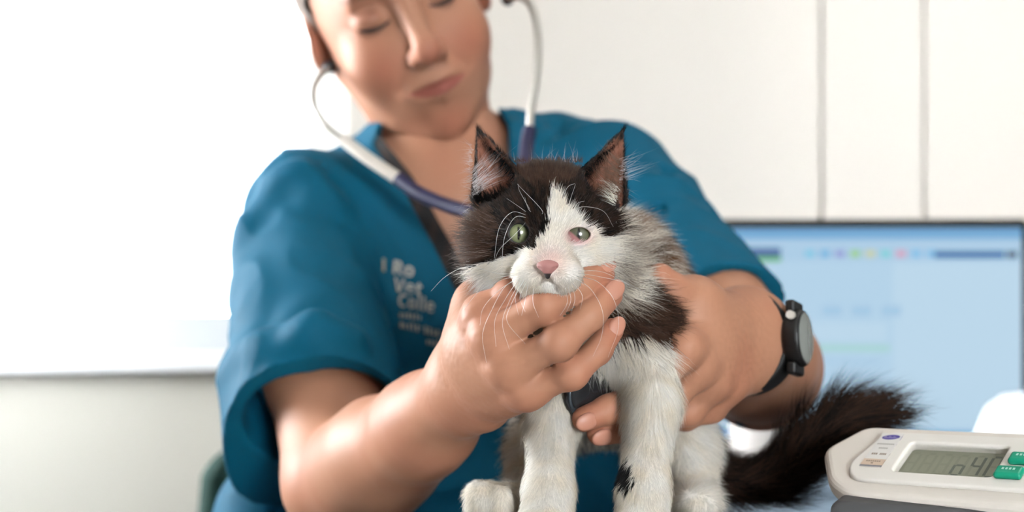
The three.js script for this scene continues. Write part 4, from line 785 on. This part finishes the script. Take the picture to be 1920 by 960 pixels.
// ------------------------------------------------------------------ fur: fine tapering hairs rooted all over the body
const FUR = 175000;
{
  const r = seeded(77), pos = kitGeo.attributes.position.array, nor = kitGeo.attributes.normal.array, ix = kitGeo.index.array, T = ix.length / 3, cum = new Float64Array(T);
  const nosePt = at(1027, 500, 0.712);
  // length of the hair and how densely it grows
  function lengthAt(x, y, z) {
    const X0 = 1028 + (x - H.x) / U, Y0 = 432 - (y - H.y) / U, head = isHead(x, y, z);
    if (head) {
      if (Math.min(earL(x, y, z), earR(x, y, z)) < 0.003 && Y0 < 385 && Math.abs(X0 - 1028) > 60) return 0.0045;
      const dn = Math.hypot(X0 - 1027, (Y0 - 490) * 1.0);
      return mix(0.0022, 0.0060, step(20, 110, dn)) + 0.008 * step(95, 135, Math.abs(X0 - 1028)) * step(380, 440, Y0) + (Y0 > 545 ? 0.002 : 0);
    }
    let td = 9; for (const p of tailPts) td = Math.min(td, Math.hypot(x - p.x, y - p.y, z - p.z));
    if (td < 0.03 && x > rumpC.x + 0.045) return 0.022;
    const h = y - TABLE;
    if (-z < 0.80 && h < 0.095) return mix(0.0045, 0.0085, step(0.03, 0.09, h));
    if (h < 0.06) return 0.009;
    return 0.0135;
  }
  let total = 0;
  for (let t = 0; t < T; t++) {
    const a = ix[t * 3] * 3, b = ix[t * 3 + 1] * 3, c = ix[t * 3 + 2] * 3, ux = pos[b] - pos[a], uy = pos[b + 1] - pos[a + 1], uz = pos[b + 2] - pos[a + 2], vx = pos[c] - pos[a], vy = pos[c + 1] - pos[a + 1], vz = pos[c + 2] - pos[a + 2];
    const area = Math.hypot(uy * vz - uz * vy, uz * vx - ux * vz, ux * vy - uy * vx), L = lengthAt(pos[a], pos[a + 1], pos[a + 2]);
    total += area * clamp(0.006 / L, 0.5, 2.4) * (nor[a + 2] < -0.6 ? 0.45 : 1); cum[t] = total;
  }
  const P3 = [], N3 = [], C3 = [], I3 = [];
  function hair(p, n, dir, L, lift, w, c0, c1, curl = 0, seg = 3, droop = 0) {
    const side = V(dir.y * n.z - dir.z * n.y, dir.z * n.x - dir.x * n.z, dir.x * n.y - dir.y * n.x).normalize().addScaledVector(n, (r() - 0.5) * 1.2).normalize(), base = P3.length / 3;
    const cs = V((r() - 0.5), (r() - 0.5), (r() - 0.5)).multiplyScalar(curl);
    for (let s = 0; s <= seg; s++) {
      const t = s / seg, up = lift * (t - 0.45 * t * t), k = L * t, x = p.x + dir.x * k + n.x * L * up + cs.x * L * t * t, y = p.y + dir.y * k + n.y * L * up + cs.y * L * t * t - droop * L * t * t, z = p.z + dir.z * k + n.z * L * up + cs.z * L * t * t, ww = w * (1 - t) * (0.75 + 0.5 * (1 - t)) * 0.5, cc = mixc(c0, c1, t);
      const nn = V(n.x + side.x * 0.25, n.y + side.y * 0.25, n.z + side.z * 0.25).addScaledVector(dir, 0.25 * t).normalize();
      for (const e of s === seg ? [0] : [-1, 1]) { P3.push(x + side.x * ww * e, y + side.y * ww * e, z + side.z * ww * e); N3.push(nn.x, nn.y, nn.z); C3.push(...cc); }
      if (s < seg - 1) I3.push(base + s * 2, base + s * 2 + 1, base + s * 2 + 2, base + s * 2 + 1, base + s * 2 + 3, base + s * 2 + 2); else if (s === seg - 1) I3.push(base + s * 2, base + s * 2 + 1, base + s * 2 + 2);
    }
  }
  const tailTan = tailPts.map((p, i) => tailPath.getTangentAt(i / (tailPts.length - 1)));
  for (let k = 0; k < FUR; k++) {
    const want = r() * total; let lo = 0, hi = T - 1; while (lo < hi) { const m = (lo + hi) >> 1; cum[m] < want ? lo = m + 1 : hi = m; }
    const A = ix[lo * 3] * 3, B = ix[lo * 3 + 1] * 3, C = ix[lo * 3 + 2] * 3; let u = r(), v = r(); if (u + v > 1) { u = 1 - u; v = 1 - v; } const w = 1 - u - v;
    const p = V(pos[A] * w + pos[B] * u + pos[C] * v, pos[A + 1] * w + pos[B + 1] * u + pos[C + 1] * v, pos[A + 2] * w + pos[B + 2] * u + pos[C + 2] * v), n = V(nor[A] * w + nor[B] * u + nor[C] * v, nor[A + 1] * w + nor[B + 1] * u + nor[C + 1] * v, nor[A + 2] * w + nor[B + 2] * u + nor[C + 2] * v).normalize();
    if (Math.hypot(p.x - eyeL.x, p.y - eyeL.y) < 0.0062 && p.z > eyeL.z - 0.004) continue;
    if (Math.hypot(p.x - eyeR.x, (p.y - eyeR.y) * 1.5) < 0.0064 && p.z > eyeR.z - 0.004) continue;
    if (Math.hypot(p.x - nosePt.x, (p.y - nosePt.y + 0.0006) * 1.2) < 0.0042 && p.z > -0.722) continue;
    const X0 = 1028 + (p.x - H.x) / U, Y0 = 432 - (p.y - H.y) / U, head = isHead(p.x, p.y, p.z);
    let L = lengthAt(p.x, p.y, p.z) * (0.7 + 0.6 * r()), lift = 0.35 + 0.3 * r(), dir, width = 0.00034, curl = 0.35, droop = 0;
    if (head) {
      const isEar = Math.min(earL(p.x, p.y, p.z), earR(p.x, p.y, p.z)) < 0.003 && Y0 < 385 && Math.abs(X0 - 1028) > 60;
      if (isEar) {
        const left = X0 < 1028, b = left ? earBaseL : earBaseR, t = left ? earTipL : earTipR; dir = t.clone().sub(b).normalize().addScaledVector(V(left ? -1 : 1, 0, 0), 0.15); lift = 0.2 + 0.3 * r();
        const inner = n.z > 0.25 && (left ? earL : earR)(p.x, p.y, p.z + 0.004) > 0; if (inner) { if (r() < 0.72) continue; width = 0.00022; }
      } else {
        dir = p.clone().sub(nosePt); dir.z *= 0.8; if (Y0 > 520) dir.y -= 0.012; if (Math.abs(X0 - 1028) > 80 && Y0 > 400) dir.y -= 0.012; lift = 0.22 + 0.25 * r(); width = 0.00027; curl = 0.22;
        if (Math.abs(X0 - 1028) > 95 && Y0 > 400) { lift = 0.6 + 0.5 * r(); curl = 0.5; }
        if (Y0 < 320) { lift = 0.6 + 0.4 * r(); }
      }
    } else {
      let td = 9, ti = 0; tailPts.forEach((q, i) => { const d = q.distanceTo(p); if (d < td) { td = d; ti = i; } });
      if (td < 0.03 && p.x > rumpC.x + 0.045) { dir = tailTan[ti].clone().addScaledVector(n, 0.25); lift = 0.7 + 0.6 * r(); width = 0.00050; curl = 0.5; if (ti > 7) L *= 1.0; }
      else {
        const h = p.y - TABLE; dir = V(0, -1, 0);
        if (-p.z < 0.80 && h < 0.1) { dir.set(0.1 * n.x, -1, 0.15); lift = 0.3 + 0.25 * r(); if (n.x < -0.4) lift += 0.25; width = 0.00030; }
        else if (-p.z < 0.86) { dir.set(0.35 + 0.3 * n.x, -0.9, -0.35); if (p.y > H.y - 0.055) dir.set(0.7, -0.35, -0.6); lift = 0.4 + 0.5 * r(); curl = 0.55; width = 0.00038; if (X0 < 960) { dir.x -= 0.6; } }
        else { dir.set(0.15 * n.x, -0.8, -0.6); lift = 0.5 + 0.4 * r(); curl = 0.55; width = 0.00042; }
      }
    }
    dir.normalize().addScaledVector(n, -dir.dot(n)); if (dir.lengthSq() < 1e-4) dir.set(r() - 0.5, -1, r() - 0.5); dir.normalize();
    const cl = noise(p.x * 260, p.y * 260, p.z * 260); dir.addScaledVector(V(n.y, -n.x, n.z * 0.3), cl * 0.5).normalize();
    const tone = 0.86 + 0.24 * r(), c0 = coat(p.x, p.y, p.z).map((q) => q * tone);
    hair(p, n, dir, L, lift, width, c0, c0, curl, L > 0.007 ? 3 : 2, droop);
  }
  // long wisps: ears' inner hair, tufts, guard hairs
  // hairs rooted along the line a0-a1 and reaching the line b0-b1
  const wisp = (a0, a1, b0, b1, count, w, c0, c1, bend = 0.3, jit = 8) => {
    for (let i = 0; i < count; i++) {
      const t = r(), m = (u, v, k) => mix(u[k], v[k], t), j = () => (r() + r() - 1) * jit, p = at(m(a0, a1, 0) + j() * 0.5, m(a0, a1, 1) + j() * 0.5, m(a0, a1, 2)), q = at(m(b0, b1, 0) + j() * 1.6, m(b0, b1, 1) + j() * 1.6, m(b0, b1, 2)), d = q.clone().sub(p), L = d.length() * (0.65 + 0.45 * r()), tone = 0.8 + 0.4 * r();
      hair(p, V((p.x - H.x) * 8, 0.2, 1).normalize(), d.normalize(), L, 0.1, w, c0.map((c) => Math.min(0.92, c * tone)), c0.map((c) => Math.min(0.92, c * tone)), bend, 5);
    }
  };
  const silver = rgb(214, 206, 206), dusk = rgb(134, 120, 112), fine = 0.00017;
  // left ear: dark rim on both sides, pale wisps across the opening, dark fur at its foot
  wisp([899, 246, 0.785], [975, 325, 0.765], [897, 262, 0.776], [955, 345, 0.752], 420, 0.0004, BLACK, BROWN, 0.25, 7);
  wisp([896, 244, 0.785], [886, 372, 0.77], [893, 262, 0.778], [893, 392, 0.757], 240, 0.0003, BLACK, BROWN, 0.3, 4);
  wisp([890, 378, 0.762], [985, 372, 0.752], [885, 350, 0.752], [968, 356, 0.748], 380, 0.0004, BLACK, BROWN, 0.4, 10);
  wisp([886, 340, 0.760], [890, 366, 0.756], [958, 296, 0.752], [940, 322, 0.747], 55, fine, silver, silver, 0.45, 14);
  wisp([886, 315, 0.764], [888, 350, 0.758], [932, 272, 0.758], [945, 300, 0.750], 24, fine, silver, dusk, 0.45, 12);
  // right ear
  wisp([1165, 250, 0.785], [1088, 318, 0.765], [1163, 268, 0.776], [1106, 345, 0.752], 420, 0.0004, BLACK, BROWN, 0.25, 7);
  wisp([1166, 246, 0.785], [1166, 372, 0.77], [1162, 268, 0.778], [1158, 396, 0.757], 180, 0.0003, BLACK, BROWN, 0.3, 4);
  wisp([1160, 385, 0.762], [1085, 372, 0.752], [1150, 345, 0.752], [1095, 345, 0.748], 300, 0.00035, BROWN, rgb(96, 76, 66), 0.4, 12);
  wisp([1162, 300, 0.766], [1160, 372, 0.757], [1118, 272, 0.756], [1105, 345, 0.748], 170, fine, rgb(120, 96, 82), TAN, 0.4, 16);
  wisp([1158, 350, 0.758], [1150, 385, 0.752], [1128, 330, 0.750], [1120, 366, 0.746], 60, fine, CREAM, silver, 0.4, 12);
  wisp([1164, 300, 0.772], [1164, 345, 0.766], [1212, 285, 0.775], [1228, 330, 0.772], 34, 0.00012, silver, silver, 0.5, 14);
  wisp([1163, 350, 0.765], [1163, 430, 0.765], [1192, 368, 0.768], [1200, 470, 0.77], 100, 0.00014, silver, silver, 0.6, 14);
  // tufts on the tips
  wisp([897, 250, 0.785], [903, 252, 0.785], [890, 226, 0.786], [900, 232, 0.786], 34, 0.00028, BLACK, BROWN, 0.3, 4); wisp([1162, 253, 0.785], [1168, 250, 0.785], [1170, 232, 0.786], [1178, 226, 0.786], 34, 0.00028, BLACK, BROWN, 0.3, 4);
  // loose hairs on the outline: temples, crown, cheeks, ruff, chin
  wisp([884, 270, 0.78], [883, 395, 0.768], [868, 262, 0.782], [862, 405, 0.768], 120, 0.00013, silver, silver, 0.7, 10);
  wisp([888, 395, 0.765], [893, 470, 0.762], [868, 415, 0.766], [868, 495, 0.764], 220, 0.0002, dusk, silver, 0.6, 10);
  wisp([898, 470, 0.760], [925, 535, 0.756], [876, 500, 0.762], [886, 570, 0.758], 420, 0.00024, silver, WHITE, 0.5, 14);
  wisp([930, 490, 0.746], [950, 530, 0.742], [905, 515, 0.748], [915, 560, 0.746], 420, 0.00026, WHITE, WHITE, 0.45, 14);
  wisp([965, 303, 0.772], [1090, 303, 0.772], [958, 291, 0.778], [1092, 291, 0.778], 360, 0.00015, BROWN, dusk, 0.5, 6);
  wisp([965, 303, 0.772], [1090, 303, 0.772], [968, 274, 0.782], [1095, 274, 0.782], 22, 0.00011, silver, silver, 0.5, 10);
  wisp([1140, 450, 0.757], [1150, 520, 0.760], [1166, 478, 0.766], [1168, 545, 0.768], 420, 0.00028, WHITE, CREAM, 0.45, 12);
  wisp([1158, 430, 0.772], [1165, 520, 0.778], [1196, 462, 0.785], [1205, 560, 0.788], 420, 0.00028, CREAM, TAN, 0.5, 14);
  wisp([1000, 545, 0.727], [1050, 545, 0.727], [1000, 568, 0.725], [1046, 568, 0.725], 300, 0.00024, WHITE, WHITE, 0.4, 6);
  wisp([1096, 452, 0.742], [1120, 470, 0.748], [1118, 462, 0.742], [1150, 490, 0.75], 160, 0.00024, WHITE, WHITE, 0.4, 10);
  const g = new THREE.BufferGeometry(); g.setAttribute('position', new THREE.Float32BufferAttribute(P3, 3)); g.setAttribute('normal', new THREE.Float32BufferAttribute(N3, 3)); g.setAttribute('color', new THREE.Float32BufferAttribute(C3, 3)); g.setIndex(I3);
  console.log('fur triangles', I3.length / 3, 'body triangles', T);
  const m = obj('fur', g, new THREE.MeshPhysicalMaterial({ vertexColors: true, roughness: 0.8, specularIntensity: 0.15, transmission: 0.35, thickness: 0, side: THREE.DoubleSide }), kitten);
  m.userData.kind = 'stuff'; m.userData.label = 'long fine black, brown and white fur';
}

renderer.render(scene, camera);
